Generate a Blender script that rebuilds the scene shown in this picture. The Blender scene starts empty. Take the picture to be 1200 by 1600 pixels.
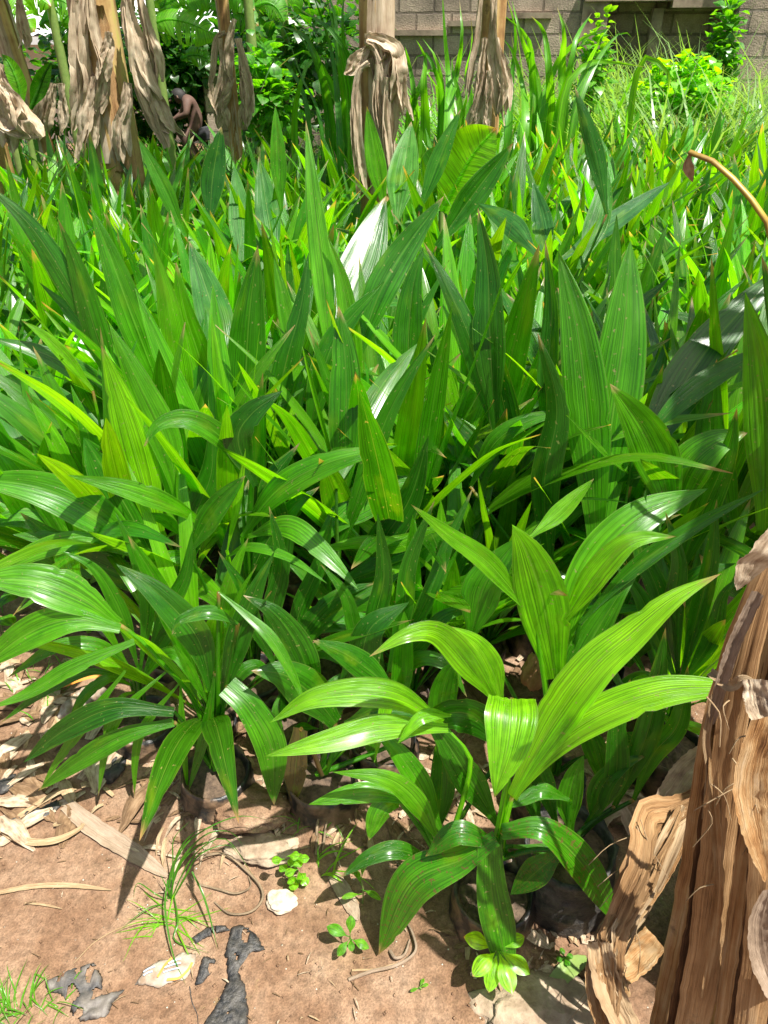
import bpy, math, random
import numpy as np
from mathutils import Vector, Matrix, noise

random.seed(7)
R = random.Random(11)
sc = bpy.context.scene
COL = sc.collection

# ------------------------------------------------------------------ camera
CAM_H, PITCH, F = 1.6, math.radians(33.0), 1142.0
SP, CP = math.sin(PITCH), math.cos(PITCH)
CAMP = Vector((0, 0, CAM_H))
cd = bpy.data.cameras.new('camera')
cam = bpy.data.objects.new('camera', cd)
COL.objects.link(cam)
cam.location = CAMP
cam.rotation_euler = (math.pi / 2 - PITCH, 0, 0)
cd.sensor_fit = 'VERTICAL'
cd.sensor_height = 36.0
cd.lens = F / 1600 * 36
cd.clip_start = 0.05
cd.clip_end = 400
sc.camera = cam

def ray(px, py):
    yu = (800 - py) / F
    return Vector(((px - 600) / F, CP + SP * yu, -SP + CP * yu))

def P(px, py, Y):
    """world point seen at photo pixel (px,py) at horizontal distance Y"""
    d = ray(px, py)
    return CAMP + d * (Y / d.y)

def PZ(px, py, z):
    d = ray(px, py)
    return CAMP + d * ((z - CAM_H) / d.z)

def G(px, py, z=0.0):
    return PZ(px, py, z)

def pxm(p):
    """metres per photo pixel at a world point"""
    d = p - CAMP
    return (d.y * CP - d.z * SP) / F

# ------------------------------------------------------------------ helpers
class MB:
    def __init__(self):
        self.v, self.f, self.uv = [], [], []
    def grid(self, pts, uvs, rows, cols, closed=False):
        b = len(self.v)
        self.v.extend(pts)
        for i in range(rows - 1):
            for j in range(cols - 1 if not closed else cols):
                j2 = (j + 1) % cols
                q = (b + i * cols + j, b + i * cols + j2, b + (i + 1) * cols + j2, b + (i + 1) * cols + j)
                self.f.append(q)
                ua = [uvs[i * cols + j], uvs[i * cols + j2], uvs[(i + 1) * cols + j2], uvs[(i + 1) * cols + j]]
                if closed and j2 == 0:
                    ua[1] = (1.0, ua[1][1]); ua[2] = (1.0, ua[2][1])
                self.uv.append(ua)
    def poly(self, pts, uvs=None):
        b = len(self.v)
        self.v.extend(pts)
        self.f.append(tuple(range(b, b + len(pts))))
        self.uv.append(uvs or [(p[0], p[1]) for p in pts])
    def box(self, lo, hi):
        x0, y0, z0 = lo; x1, y1, z1 = hi
        c = [Vector((x, y, z)) for z in (z0, z1) for y in (y0, y1) for x in (x0, x1)]
        for q in ((0, 2, 3, 1), (4, 5, 7, 6), (0, 1, 5, 4), (2, 6, 7, 3), (0, 4, 6, 2), (1, 3, 7, 5)):
            self.poly([c[i] for i in q])
    def build(self, name, mat, parent=None, origin=None, smooth=True, color=None):
        me = bpy.data.meshes.new(name)
        o3 = Vector(origin) if origin is not None else Vector((0, 0, 0))
        me.from_pydata([tuple(Vector(p) - o3) for p in self.v], [], self.f)
        ul = me.uv_layers.new(name='UVMap')
        flat = [c for fu in self.uv for p in fu for c in p[:2]]
        if len(flat) == 2 * len(me.loops):
            ul.data.foreach_set('uv', flat)
        if smooth:
            me.polygons.foreach_set('use_smooth', [True] * len(me.polygons))
        me.materials.append(mat)
        me.update()
        o = bpy.data.objects.new(name, me)
        COL.objects.link(o)
        if parent is not None:
            o.parent = parent
        elif origin is not None:
            o.location = o3
        if color is not None:
            o.color = (*color[:3], 1.0)
        return o

def tag(o, label=None, cat=None, group=None, kind=None):
    if label: o['label'] = label
    if cat: o['category'] = cat
    if group: o['group'] = group
    if kind: o['kind'] = kind
    return o

def empty(name, loc):
    o = bpy.data.objects.new(name, None)
    COL.objects.link(o)
    o.location = loc
    o.empty_display_size = 0.1
    return o

def crom(pts, n):
    """resample a polyline smoothly to n+1 points of even arc length"""
    pts = [Vector(p) for p in pts]
    if len(pts) == 2:
        pts = [pts[0], (pts[0] + pts[1]) / 2, pts[1]]
    ext = [pts[0] * 2 - pts[1]] + pts + [pts[-1] * 2 - pts[-2]]
    dense = []
    for i in range(1, len(ext) - 2):
        p0, p1, p2, p3 = ext[i - 1:i + 3]
        for k in range(10):
            t = k / 10
            dense.append(0.5 * ((2 * p1) + (p2 - p0) * t + (2 * p0 - 5 * p1 + 4 * p2 - p3) * t * t + (3 * p1 - p0 - 3 * p2 + p3) * t ** 3))
    dense.append(pts[-1])
    L = [0.0]
    for a, b in zip(dense, dense[1:]):
        L.append(L[-1] + (b - a).length)
    out, j = [], 0
    for i in range(n + 1):
        s = L[-1] * i / n
        while j < len(L) - 2 and L[j + 1] < s:
            j += 1
        d = L[j + 1] - L[j]
        out.append(dense[j].lerp(dense[j + 1], 0 if d < 1e-9 else min(1, (s - L[j]) / d)))
    return out

def sstep(x):
    x = min(1, max(0, x))
    return x * x * (3 - 2 * x)

def prof(v, s0, peak, p=1.7):
    if v < peak:
        return s0 + (1 - s0) * sstep(v / peak)
    x = (v - peak) / (1 - peak)
    return max(0.0, (1 - x ** p))

def tri(x):
    x = x % 1.0
    return 4 * abs(x - 0.5) - 1

def ribbon(mb, pts, W, side=None, face=None, roll=0.0, twist=0.0, fold=0.15, pleat=0.035, npl=4, n=16, m=10,
           s0=0.25, peak=0.42, p=1.7, rag=0.0, wave=0.0, crumple=0.0, seed=0, endw=0.0, skew=0.0, nick=False):
    """a blade along a spine; W full width. side = fixed width direction, else faces the point `face` when flat"""
    sp = crom(pts, n)
    rr = random.Random(seed)
    ph = rr.random() * 10
    nicks = [(rr.uniform(.25, .95), rr.uniform(.012, .035), rr.uniform(.06, .28), rr.choice((-1, 1))) for _ in range(rr.choice((0, 0, 1, 1, 2, 3)))] if nick else []
    V, U = [], []
    prev = None
    for i, c in enumerate(sp):
        a = sp[max(0, i - 1)]; b = sp[min(n, i + 1)]
        T = (b - a).normalized()
        v = i / n
        if side is not None:
            S = side - T * side.dot(T)
        else:
            S = T.cross((face if face is not None else CAMP) - c)
        if S.length < 1e-5:
            S = prev.copy() if prev else Vector((1, 0, 0))
        S.normalize()
        if prev is not None and S.dot(prev) < 0:
            S = -S
        if prev is not None:
            S = (S + prev * 0.8).normalized()
            S = (S - T * S.dot(T)).normalized()
        prev = S.copy()
        N = S.cross(T).normalized()
        ang = roll + twist * v
        S2 = S * math.cos(ang) + N * math.sin(ang)
        N2 = S2.cross(T).normalized()
        w = 0.5 * W * (prof(v, s0, peak, p) * (1 - endw) + endw)
        if rag:
            w *= 1 - rag * rr.random()
        for j in range(m + 1):
            u = -1 + 2 * j / m
            pw = u + .12 * math.sin(3.1 * u + ph) + .05 * math.sin(5 * v + ph)
            h = fold * abs(u) + pleat * (tri(pw * npl * 0.5 + 0.25) + .5 * math.sin(pw * npl * 5.3 + ph)) * (1 - 0.3 * abs(u)) * (.6 + .5 * math.sin(4 * v + ph + u))
            uw = u
            for nv, nw, ndp, ns in nicks:
                if ns * u > 0 and abs(v - nv) < nw: uw = u * (1 - ndp * abs(u) * (1 - abs(v - nv) / nw))
            q = c + S2 * (uw * w) + N2 * (h * w)
            if skew:
                q += T * (skew * u * w)
            if wave:
                q += N2 * (wave * W * math.sin(v * 9 + ph + u * 1.3) * abs(u))
            if crumple:
                k = 3.2 / max(W, 1e-3)
                nz = noise.noise_vector(Vector((c.x * k + ph, c.y * k + u * 1.5, c.z * k)))
                q += (N2 * nz.x * 1.0 + S2 * nz.y * 0.6) * (crumple * W)
            V.append(q); U.append((u * .5 + .5, v))
    mb.grid(V, U, n + 1, m + 1)
    return sp

def tube(mb, pts, rad, k=8, n=None, ridge=0.0, nr=5, cap=False):
    n = n or max(2, (len(pts) - 1) * 4)
    sp = crom(pts, n)
    V, U = [], []
    S = None
    for i, c in enumerate(sp):
        T = (sp[min(n, i + 1)] - sp[max(0, i - 1)]).normalized()
        if S is None:
            S = T.orthogonal().normalized()
        S = (S - T * S.dot(T)).normalized()
        B = T.cross(S)
        t = i / n * (len(rad) - 1)
        a = int(min(t, len(rad) - 2)) if len(rad) > 1 else 0
        r = rad[0] if len(rad) == 1 else rad[a] + (rad[a + 1] - rad[a]) * (t - a)
        for j in range(k):
            th = 2 * math.pi * j / k
            q = r * (1 + ridge * math.sin(nr * th + 3 * i / n))
            V.append(c + S * (q * math.cos(th)) + B * (q * math.sin(th)))
            U.append((j / k, i / n))
    b = len(mb.v)
    mb.grid(V, U, n + 1, k, closed=True)
    if cap:
        mb.f.append(tuple(b + j for j in range(k))[::-1]); mb.uv.append([(0, 0)] * k)
        mb.f.append(tuple(b + n * k + j for j in range(k))); mb.uv.append([(1, 1)] * k)

# ------------------------------------------------------------------ materials
def newmat(name):
    m = bpy.data.materials.new(name)
    m.use_nodes = True
    nt = m.node_tree
    nt.nodes.clear()
    return m, nt
def nd(nt, t, **kw):
    n = nt.nodes.new(t)
    for k, v in kw.items():
        if k.startswith('i_'):
            n.inputs[k[2:].replace('_', ' ')].default_value = v
        else:
            setattr(n, k, v)
    return n
def ramp(nt, stops, interp='LINEAR'):
    r = nt.nodes.new('ShaderNodeValToRGB')
    r.color_ramp.interpolation = interp
    e = r.color_ramp.elements
    e[0].position, e[0].color = stops[0][0], (*stops[0][1], 1)
    e[1].position, e[1].color = stops[-1][0], (*stops[-1][1], 1)
    for pos, c in stops[1:-1]:
        x = e.new(pos); x.color = (*c, 1)
    return r
def g3(v): return (v, v, v)
def mixrgb(nt, bt, fac, a, b):
    n = nt.nodes.new('ShaderNodeMix'); n.data_type = 'RGBA'; n.blend_type = bt
    L = nt.links
    for sock, val in ((n.inputs[0], fac), (n.inputs[6], a), (n.inputs[7], b)):
        if hasattr(val, 'links'): L.new(val, sock)
        elif isinstance(val, (int, float)): sock.default_value = val
        else: sock.default_value = (*val[:3], 1)
    return n.outputs[2]
def mathn(nt, op, a, b=0.0):
    n = nt.nodes.new('ShaderNodeMath'); n.operation = op
    for s, val in ((n.inputs[0], a), (n.inputs[1], b)):
        if hasattr(val, 'links'): nt.links.new(val, s)
        else: s.default_value = val
    return n.outputs[0]

def leaf_material(name, veins_u=34.0, veins_v=0.0, trans=0.43, rough=0.29, tmul=(4.0, 3.0, 0.8), bump=0.6, spots=0.0):
    m, nt = newmat(name)
    L = nt.links
    out = nd(nt, 'ShaderNodeOutputMaterial')
    uv = nd(nt, 'ShaderNodeUVMap', uv_map='UVMap')
    oi = nd(nt, 'ShaderNodeObjectInfo')
    sep = nd(nt, 'ShaderNodeSeparateXYZ'); L.new(uv.outputs[0], sep.inputs[0])
    # fine parallel veins: noise stretched along the blade
    comb = nd(nt, 'ShaderNodeCombineXYZ')
    if veins_v:
        L.new(mathn(nt, 'MULTIPLY', sep.outputs[0], 2.0), comb.inputs[0])
        L.new(mathn(nt, 'MULTIPLY', mathn(nt, 'ADD', sep.outputs[1], mathn(nt, 'MULTIPLY', mathn(nt, 'ABSOLUTE', mathn(nt, 'SUBTRACT', sep.outputs[0], .5)), -.12)), veins_v), comb.inputs[1])
    else:
        L.new(mathn(nt, 'MULTIPLY', sep.outputs[0], veins_u), comb.inputs[0])
        L.new(mathn(nt, 'MULTIPLY', sep.outputs[1], 1.6), comb.inputs[1])
    L.new(mathn(nt, 'MULTIPLY', oi.outputs['Random'], 50.0), comb.inputs[2])
    vn = nd(nt, 'ShaderNodeTexNoise', i_Scale=1.0, i_Detail=2.0, i_Roughness=0.6); L.new(comb.outputs[0], vn.inputs['Vector'])
    # blotches over the blade
    cb2 = nd(nt, 'ShaderNodeCombineXYZ')
    L.new(mathn(nt, 'MULTIPLY', sep.outputs[0], 2.5), cb2.inputs[0]); L.new(mathn(nt, 'MULTIPLY', sep.outputs[1], 7.0), cb2.inputs[1])
    L.new(mathn(nt, 'MULTIPLY', oi.outputs['Random'], 77.0), cb2.inputs[2])
    bn = nd(nt, 'ShaderNodeTexNoise', i_Scale=1.0, i_Detail=4.0); L.new(cb2.outputs[0], bn.inputs['Vector'])
    vr = ramp(nt, [(0.34, g3(0.58)), (0.5, g3(1.0)), (0.66, g3(1.35))]); L.new(vn.outputs[0], vr.inputs[0])
    br = ramp(nt, [(0.3, (0.72, .8, .8)), (0.7, (1.3, 1.18, 1.0))]); L.new(bn.outputs[0], br.inputs[0])
    c1 = mixrgb(nt, 'MULTIPLY', 1.0, oi.outputs['Color'], vr.outputs[0])
    c2 = mixrgb(nt, 'MULTIPLY', 1.0, c1, br.outputs[0])
    # pale margin and midrib
    edge = mathn(nt, 'ABSOLUTE', mathn(nt, 'SUBTRACT', sep.outputs[0], .5))
    er = ramp(nt, [(0.0, g3(0.55)), (0.02, g3(0.0)), (0.475, g3(0.0)), (0.5, g3(0.6))]); L.new(edge, er.inputs[0])
    c3 = mixrgb(nt, 'MIX', er.outputs[0], c2, (0.16, 0.26, 0.05))
    # browned tip
    tipr = ramp(nt, [(0.93, g3(0)), (0.985, g3(0.95))]); L.new(mathn(nt, 'ADD', sep.outputs[1], mathn(nt, 'MULTIPLY', mathn(nt, 'SUBTRACT', bn.outputs[0], .5), .12)), tipr.inputs[0])
    tm = mathn(nt, 'MULTIPLY', tipr.outputs[0], mathn(nt, 'GREATER_THAN', oi.outputs['Random'], .4))
    c4 = mixrgb(nt, 'MIX', tm, c3, (0.34, 0.25, 0.12))
    # specks of damage
    cb3 = nd(nt, 'ShaderNodeCombineXYZ')
    L.new(mathn(nt, 'MULTIPLY', sep.outputs[0], 9.0), cb3.inputs[0]); L.new(mathn(nt, 'MULTIPLY', sep.outputs[1], 60.0), cb3.inputs[1])
    L.new(mathn(nt, 'MULTIPLY', oi.outputs['Random'], 31.0), cb3.inputs[2])
    sn = nd(nt, 'ShaderNodeTexNoise', i_Scale=0.9, i_Detail=1.0); L.new(cb3.outputs[0], sn.inputs['Vector'])
    sr = ramp(nt, [(0.7 - spots, g3(0)), (0.76 - spots, g3(0.8))]); L.new(sn.outputs[0], sr.inputs[0])
    c5 = mixrgb(nt, 'MIX', sr.outputs[0], c4, (0.25, 0.24, 0.1) if not spots else (0.14, 0.09, 0.03))
    # yellowing patches on some blades
    yn = nd(nt, 'ShaderNodeTexNoise', i_Scale=.45, i_Detail=3.0); L.new(cb2.outputs[0], yn.inputs['Vector'])
    yr = ramp(nt, [(0.6, g3(0)), (0.72, g3(.55))]); L.new(yn.outputs[0], yr.inputs[0])
    c5 = mixrgb(nt, 'MIX', yr.outputs[0], c5, (.13, .26, .008))
    bs = nd(nt, 'ShaderNodeBsdfPrincipled')
    L.new(c5, bs.inputs['Base Color'])
    rr = ramp(nt, [(0.3, g3(rough - .07)), (0.7, g3(rough + .14))]); L.new(bn.outputs[0], rr.inputs[0])
    L.new(rr.outputs[0], bs.inputs['Roughness'])
    bs.inputs['Specular IOR Level'].default_value = 0.5
    bs.inputs['Coat Weight'].default_value = 0.5; bs.inputs['Coat Roughness'].default_value = 0.24
    tr = nd(nt, 'ShaderNodeBsdfTranslucent')
    tc = mixrgb(nt, 'MULTIPLY', 1.0, c5, tmul)
    L.new(tc, tr.inputs[0])
    bp = nd(nt, 'ShaderNodeBump', i_Strength=bump, i_Distance=0.004)
    L.new(vn.outputs[0], bp.inputs['Height']); L.new(bp.outputs[0], bs.inputs['Normal'])
    mx = nd(nt, 'ShaderNodeMixShader'); mx.inputs[0].default_value = trans
    L.new(bs.outputs[0], mx.inputs[1]); L.new(tr.outputs[0], mx.inputs[2])
    L.new(mx.outputs[0], out.inputs[0])
    return m

M_PALM = leaf_material('palm_leaf_blade')
M_SPOT = leaf_material('spotted_leaf_blade', spots=0.09)
M_BAN = leaf_material('banana_leaf_blade', veins_v=70.0, trans=0.45, rough=0.42)
M_GRASS = leaf_material('grass_blade', veins_u=10, trans=0.4, rough=0.45, tmul=(2.6, 2.3, 1.4))
M_WEED = leaf_material('weed_leaf', veins_u=8, trans=0.45, rough=0.5)

def fibre_material(name, cols, ustr=30.0, vstr=2.0, rough=0.85, bump=0.6, trans=0.0, dist=0.006, dark=(0.05, 0.03, 0.02)):
    m, nt = newmat(name); L = nt.links
    out = nd(nt, 'ShaderNodeOutputMaterial')
    uv = nd(nt, 'ShaderNodeUVMap', uv_map='UVMap'); oi = nd(nt, 'ShaderNodeObjectInfo')
    sep = nd(nt, 'ShaderNodeSeparateXYZ'); L.new(uv.outputs[0], sep.inputs[0])
    comb = nd(nt, 'ShaderNodeCombineXYZ')
    L.new(mathn(nt, 'MULTIPLY', sep.outputs[0], ustr), comb.inputs[0]); L.new(mathn(nt, 'MULTIPLY', sep.outputs[1], vstr), comb.inputs[1])
    L.new(mathn(nt, 'MULTIPLY', oi.outputs['Random'], 50.0), comb.inputs[2])
    n1 = nd(nt, 'ShaderNodeTexNoise', i_Scale=1.0, i_Detail=5.0, i_Roughness=.65); L.new(comb.outputs[0], n1.inputs['Vector'])
    geo = nd(nt, 'ShaderNodeTexCoord')
    n2 = nd(nt, 'ShaderNodeTexNoise', i_Scale=9.0, i_Detail=6.0, i_Roughness=.65); L.new(geo.outputs['Object'], n2.inputs['Vector'])
    k = len(cols)
    r1 = ramp(nt, [(0.37 + 0.27 * i / (k - 1), c) for i, c in enumerate(cols)])
    cb3 = nd(nt, 'ShaderNodeCombineXYZ')        # long soft stains along the blade
    L.new(mathn(nt, 'MULTIPLY', sep.outputs[0], 3.0), cb3.inputs[0]); L.new(mathn(nt, 'MULTIPLY', sep.outputs[1], 5.0), cb3.inputs[1]); L.new(mathn(nt, 'MULTIPLY', oi.outputs['Random'], 91.0), cb3.inputs[2])
    n3 = nd(nt, 'ShaderNodeTexNoise', i_Scale=1.0, i_Detail=6.0, i_Roughness=.6); L.new(cb3.outputs[0], n3.inputs['Vector'])
    L.new(mathn(nt, 'ADD', mathn(nt, 'MULTIPLY', n1.outputs[0], .34), mathn(nt, 'ADD', mathn(nt, 'MULTIPLY', n2.outputs[0], .22), mathn(nt, 'MULTIPLY', n3.outputs[0], .44))), r1.inputs[0])
    r2 = ramp(nt, [(0.63, g3(0)), (0.72, g3(0.75))]); L.new(n2.outputs[0], r2.inputs[0])
    c = mixrgb(nt, 'MIX', r2.outputs[0], r1.outputs[0], dark)
    bs = nd(nt, 'ShaderNodeBsdfPrincipled', i_Roughness=rough); L.new(c, bs.inputs['Base Color'])
    bs.inputs['Specular IOR Level'].default_value = 0.25
    bp = nd(nt, 'ShaderNodeBump', i_Strength=bump, i_Distance=dist)
    L.new(mathn(nt, 'ADD', n1.outputs[0], mathn(nt, 'MULTIPLY', n2.outputs[0], .4)), bp.inputs['Height']); L.new(bp.outputs[0], bs.inputs['Normal'])
    if trans:
        tr = nd(nt, 'ShaderNodeBsdfTranslucent'); L.new(c, tr.inputs[0])
        mx = nd(nt, 'ShaderNodeMixShader'); mx.inputs[0].default_value = trans
        L.new(bs.outputs[0], mx.inputs[1]); L.new(tr.outputs[0], mx.inputs[2]); L.new(mx.outputs[0], out.inputs[0])
    else:
        L.new(bs.outputs[0], out.inputs[0])
    return m

M_DEAD = fibre_material('dead_banana_leaf', [(0.22, .14, .085), (0.52, .41, .285), (0.74, .64, .49)], ustr=7, vstr=3, dark=(.2, .13, .08), trans=0.18)
M_SHEATH = fibre_material('dry_banana_sheath', [(0.1, .045, .018), (0.36, .2, .085), (0.5, .31, .15), (0.64, .46, .27)], ustr=46, vstr=1.6, rough=.55, bump=.9)
M_SHEATHP = fibre_material('pale_banana_sheath', [(0.13, .055, .02), (0.4, .21, .08), (0.54, .36, .18), (0.66, .5, .31)], ustr=40, vstr=1.4, rough=.55, bump=.8)
M_SHEATHD = fibre_material('rotten_banana_sheath', [(0.03, .015, .008), (0.14, .065, .026), (0.36, .18, .07)], ustr=40, vstr=2.4, rough=.7, bump=1.0)
M_BROWNLEAF = fibre_material('brown_dead_leaf', [(0.07, .04, .022), (0.19, .115, .06), (0.33, .22, .13)], ustr=10, vstr=2, bump=.6)
M_STEM = fibre_material('banana_stem_skin', [(0.09, .04, .016), (0.3, .17, .065), (0.52, .36, .15), (0.45, .42, .1)], ustr=9, vstr=1.0, rough=.55, bump=.3)
M_STRAW = fibre_material('straw', [(0.2, .12, .06), (0.37, .26, .145), (0.5, .39, .25)], ustr=8, vstr=2)
M_GREYFIB = fibre_material('grey_dry_sheath', [(0.17, .12, .08), (0.31, .23, .16), (0.42, .33, .25)], ustr=18, vstr=2)
M_TWIG = fibre_material('twig', [(0.1, .07, .045), (0.22, .16, .1), (0.32, .24, .16)], ustr=4, vstr=12)

def simple_material(name, base, rough=0.6, nscale=20.0, var=0.25, bump=0.3, dist=0.003, base2=None, spec=0.5, thr=(0.35, 0.65), detail=6.0):
    m, nt = newmat(name); L = nt.links
    out = nd(nt, 'ShaderNodeOutputMaterial')
    tc = nd(nt, 'ShaderNodeTexCoord')
    n1 = nd(nt, 'ShaderNodeTexNoise', i_Scale=nscale, i_Detail=detail, i_Roughness=.6); L.new(tc.outputs['Object'], n1.inputs['Vector'])
    b2 = base2 or tuple(c * (1 + var) for c in base)
    r = ramp(nt, [(thr[0], tuple(c * (1 - var) for c in base) if base2 is None else base), (thr[1], b2)]); L.new(n1.outputs[0], r.inputs[0])
    bs = nd(nt, 'ShaderNodeBsdfPrincipled', i_Roughness=rough); L.new(r.outputs[0], bs.inputs['Base Color'])
    bs.inputs['Specular IOR Level'].default_value = spec
    bp = nd(nt, 'ShaderNodeBump', i_Strength=bump, i_Distance=dist); L.new(n1.outputs[0], bp.inputs['Height']); L.new(bp.outputs[0], bs.inputs['Normal'])
    L.new(bs.outputs[0], out.inputs[0])
    return m

M_PLASTIC = simple_material('black_polythene', (0.014, .015, .017), rough=.5, nscale=70, base2=(0.075, .068, .06), bump=1.0, dist=.006)
M_BAG = simple_material('muddy_bag_plastic', (0.014, .014, .015), rough=.42, nscale=14, base2=(0.17, .108, .066), bump=1.0, dist=.01, thr=(.44, .58))
M_DUSTY = simple_material('dusty_polythene', (0.035, .036, .038), rough=.6, nscale=30, base2=(0.16, .14, .12), bump=.8, dist=.006)
M_STONE = simple_material('pale_stone', (0.36, .28, .19), rough=.8, nscale=60, base2=(0.6, .53, .42), bump=.5)
M_BRICK = simple_material('brick_chunk', (0.26, .12, .06), rough=.9, nscale=25, base2=(0.42, .22, .13), bump=.8)
M_CLOD = simple_material('dry_clod', (0.2, .14, .09), rough=.95, nscale=28, base2=(0.4, .31, .22), bump=1.0, dist=.01)
M_BAGSOIL = simple_material('dark_potting_soil', (0.045, .03, .02), rough=.95, nscale=60, base2=(0.15, .1, .065), bump=1.0, dist=.008)
M_PAPER = simple_material('white_wrapper', (0.22, .15, .095), rough=.75, nscale=30, base2=(0.42, .38, .32), bump=.4)
M_ORANGE = simple_material('orange_print', (0.62, .2, .03), rough=.5, nscale=20, base2=(0.75, .33, .08), bump=.2)
M_BLUEP = simple_material('faded_blue_print', (0.25, .33, .45), rough=.5, nscale=40, base2=(0.5, .55, .6), bump=.2)
M_SKIN = simple_material('brown_skin', (0.085, .048, .036), rough=.75, nscale=9, base2=(0.135, .07, .05), bump=.1)
M_HAIR = simple_material('black_hair', (0.012, .01, .009), rough=.7, nscale=150, var=.4, bump=.8)
M_CLOTH = simple_material('dark_cloth', (0.03, .03, .035), rough=.9, nscale=30, var=.3)
M_ROOF = simple_material('pale_roof_sheet', (0.6, .6, .6), rough=.5, nscale=3, base2=(0.75, .75, .74), bump=.1)
M_PLASTER = simple_material('cream_plaster', (0.55, .5, .42), rough=.9, nscale=2.5, base2=(0.7, .66, .58), bump=.2)
M_CONC = simple_material('stained_concrete', (0.15, .11, .075), rough=.92, nscale=5, base2=(0.36, .28, .2), bump=.6, dist=.01)
M_PETIOLE = simple_material('petiole_green', (0.14, .22, .05), rough=.45, nscale=30, base2=(0.2, .27, .07), bump=.1)
M_BRSTALK = simple_material('olive_stalk', (0.16, .085, .015), rough=.45, nscale=14, base2=(0.4, .29, .04), bump=.2)

def block_material(name, a, b, mortar, sc_=1.0):
    m, nt = newmat(name); L = nt.links
    out = nd(nt, 'ShaderNodeOutputMaterial')
    tc = nd(nt, 'ShaderNodeTexCoord')
    sp = nd(nt, 'ShaderNodeSeparateXYZ'); L.new(tc.outputs['Object'], sp.inputs[0])
    cb = nd(nt, 'ShaderNodeCombineXYZ'); L.new(mathn(nt, 'ADD', sp.outputs[0], sp.outputs[1]), cb.inputs[0]); L.new(sp.outputs[2], cb.inputs[1])
    nz = nd(nt, 'ShaderNodeTexNoise', i_Scale=7.0, i_Detail=6.0); L.new(tc.outputs['Object'], nz.inputs['Vector'])
    va = nd(nt, 'ShaderNodeVectorMath', operation='MULTIPLY_ADD'); L.new(nz.outputs['Color'], va.inputs[0]); va.inputs[1].default_value = (0.03, .03, 0); L.new(cb.outputs[0], va.inputs[2])
    br = nd(nt, 'ShaderNodeTexBrick', i_Scale=sc_)
    br.inputs['Brick Width'].default_value = 0.46; br.inputs['Row Height'].default_value = 0.235
    br.inputs['Mortar Size'].default_value = 0.016; br.inputs['Mortar Smooth'].default_value = 0.35; br.inputs['Bias'].default_value = -0.1
    br.inputs['Color1'].default_value = (*a, 1); br.inputs['Color2'].default_value = (*b, 1); br.inputs['Mortar'].default_value = (*mortar, 1)
    L.new(va.outputs[0], br.inputs['Vector'])
    n2 = nd(nt, 'ShaderNodeTexNoise', i_Scale=1.6, i_Detail=8.0, i_Roughness=.7); L.new(tc.outputs['Object'], n2.inputs['Vector'])
    r2 = ramp(nt, [(0.34, (0.4, .4, .38)), (0.62, (1.15, 1.12, 1.08))]); L.new(n2.outputs[0], r2.inputs[0])
    n3 = nd(nt, 'ShaderNodeTexNoise', i_Scale=60.0, i_Detail=4.0); L.new(tc.outputs['Object'], n3.inputs['Vector'])
    r3 = ramp(nt, [(0.3, g3(.75)), (0.7, g3(1.2))]); L.new(n3.outputs[0], r3.inputs[0])
    c = mixrgb(nt, 'MULTIPLY', 1.0, mixrgb(nt, 'MULTIPLY', 1.0, br.outputs[0], r2.outputs[0]), r3.outputs[0])
    bs = nd(nt, 'ShaderNodeBsdfPrincipled', i_Roughness=.95); L.new(c, bs.inputs['Base Color'])
    bp = nd(nt, 'ShaderNodeBump', i_Strength=.9, i_Distance=.02)
    hgt = mathn(nt, 'ADD', mathn(nt, 'MULTIPLY', br.outputs['Fac'], -1.0), mathn(nt, 'MULTIPLY', n3.outputs[0], .4))
    L.new(hgt, bp.inputs['Height']); L.new(bp.outputs[0], bs.inputs['Normal']); L.new(bs.outputs[0], out.inputs[0])
    return m
M_BLOCK = block_material('sandcrete_blocks', (0.43, .35, .275), (0.31, .25, .195), (0.21, .17, .13))
M_BLOCK2 = block_material('pale_sandcrete_blocks', (0.42, .34, .27), (0.36, .29, .23), (0.22, .19, .155))

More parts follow.
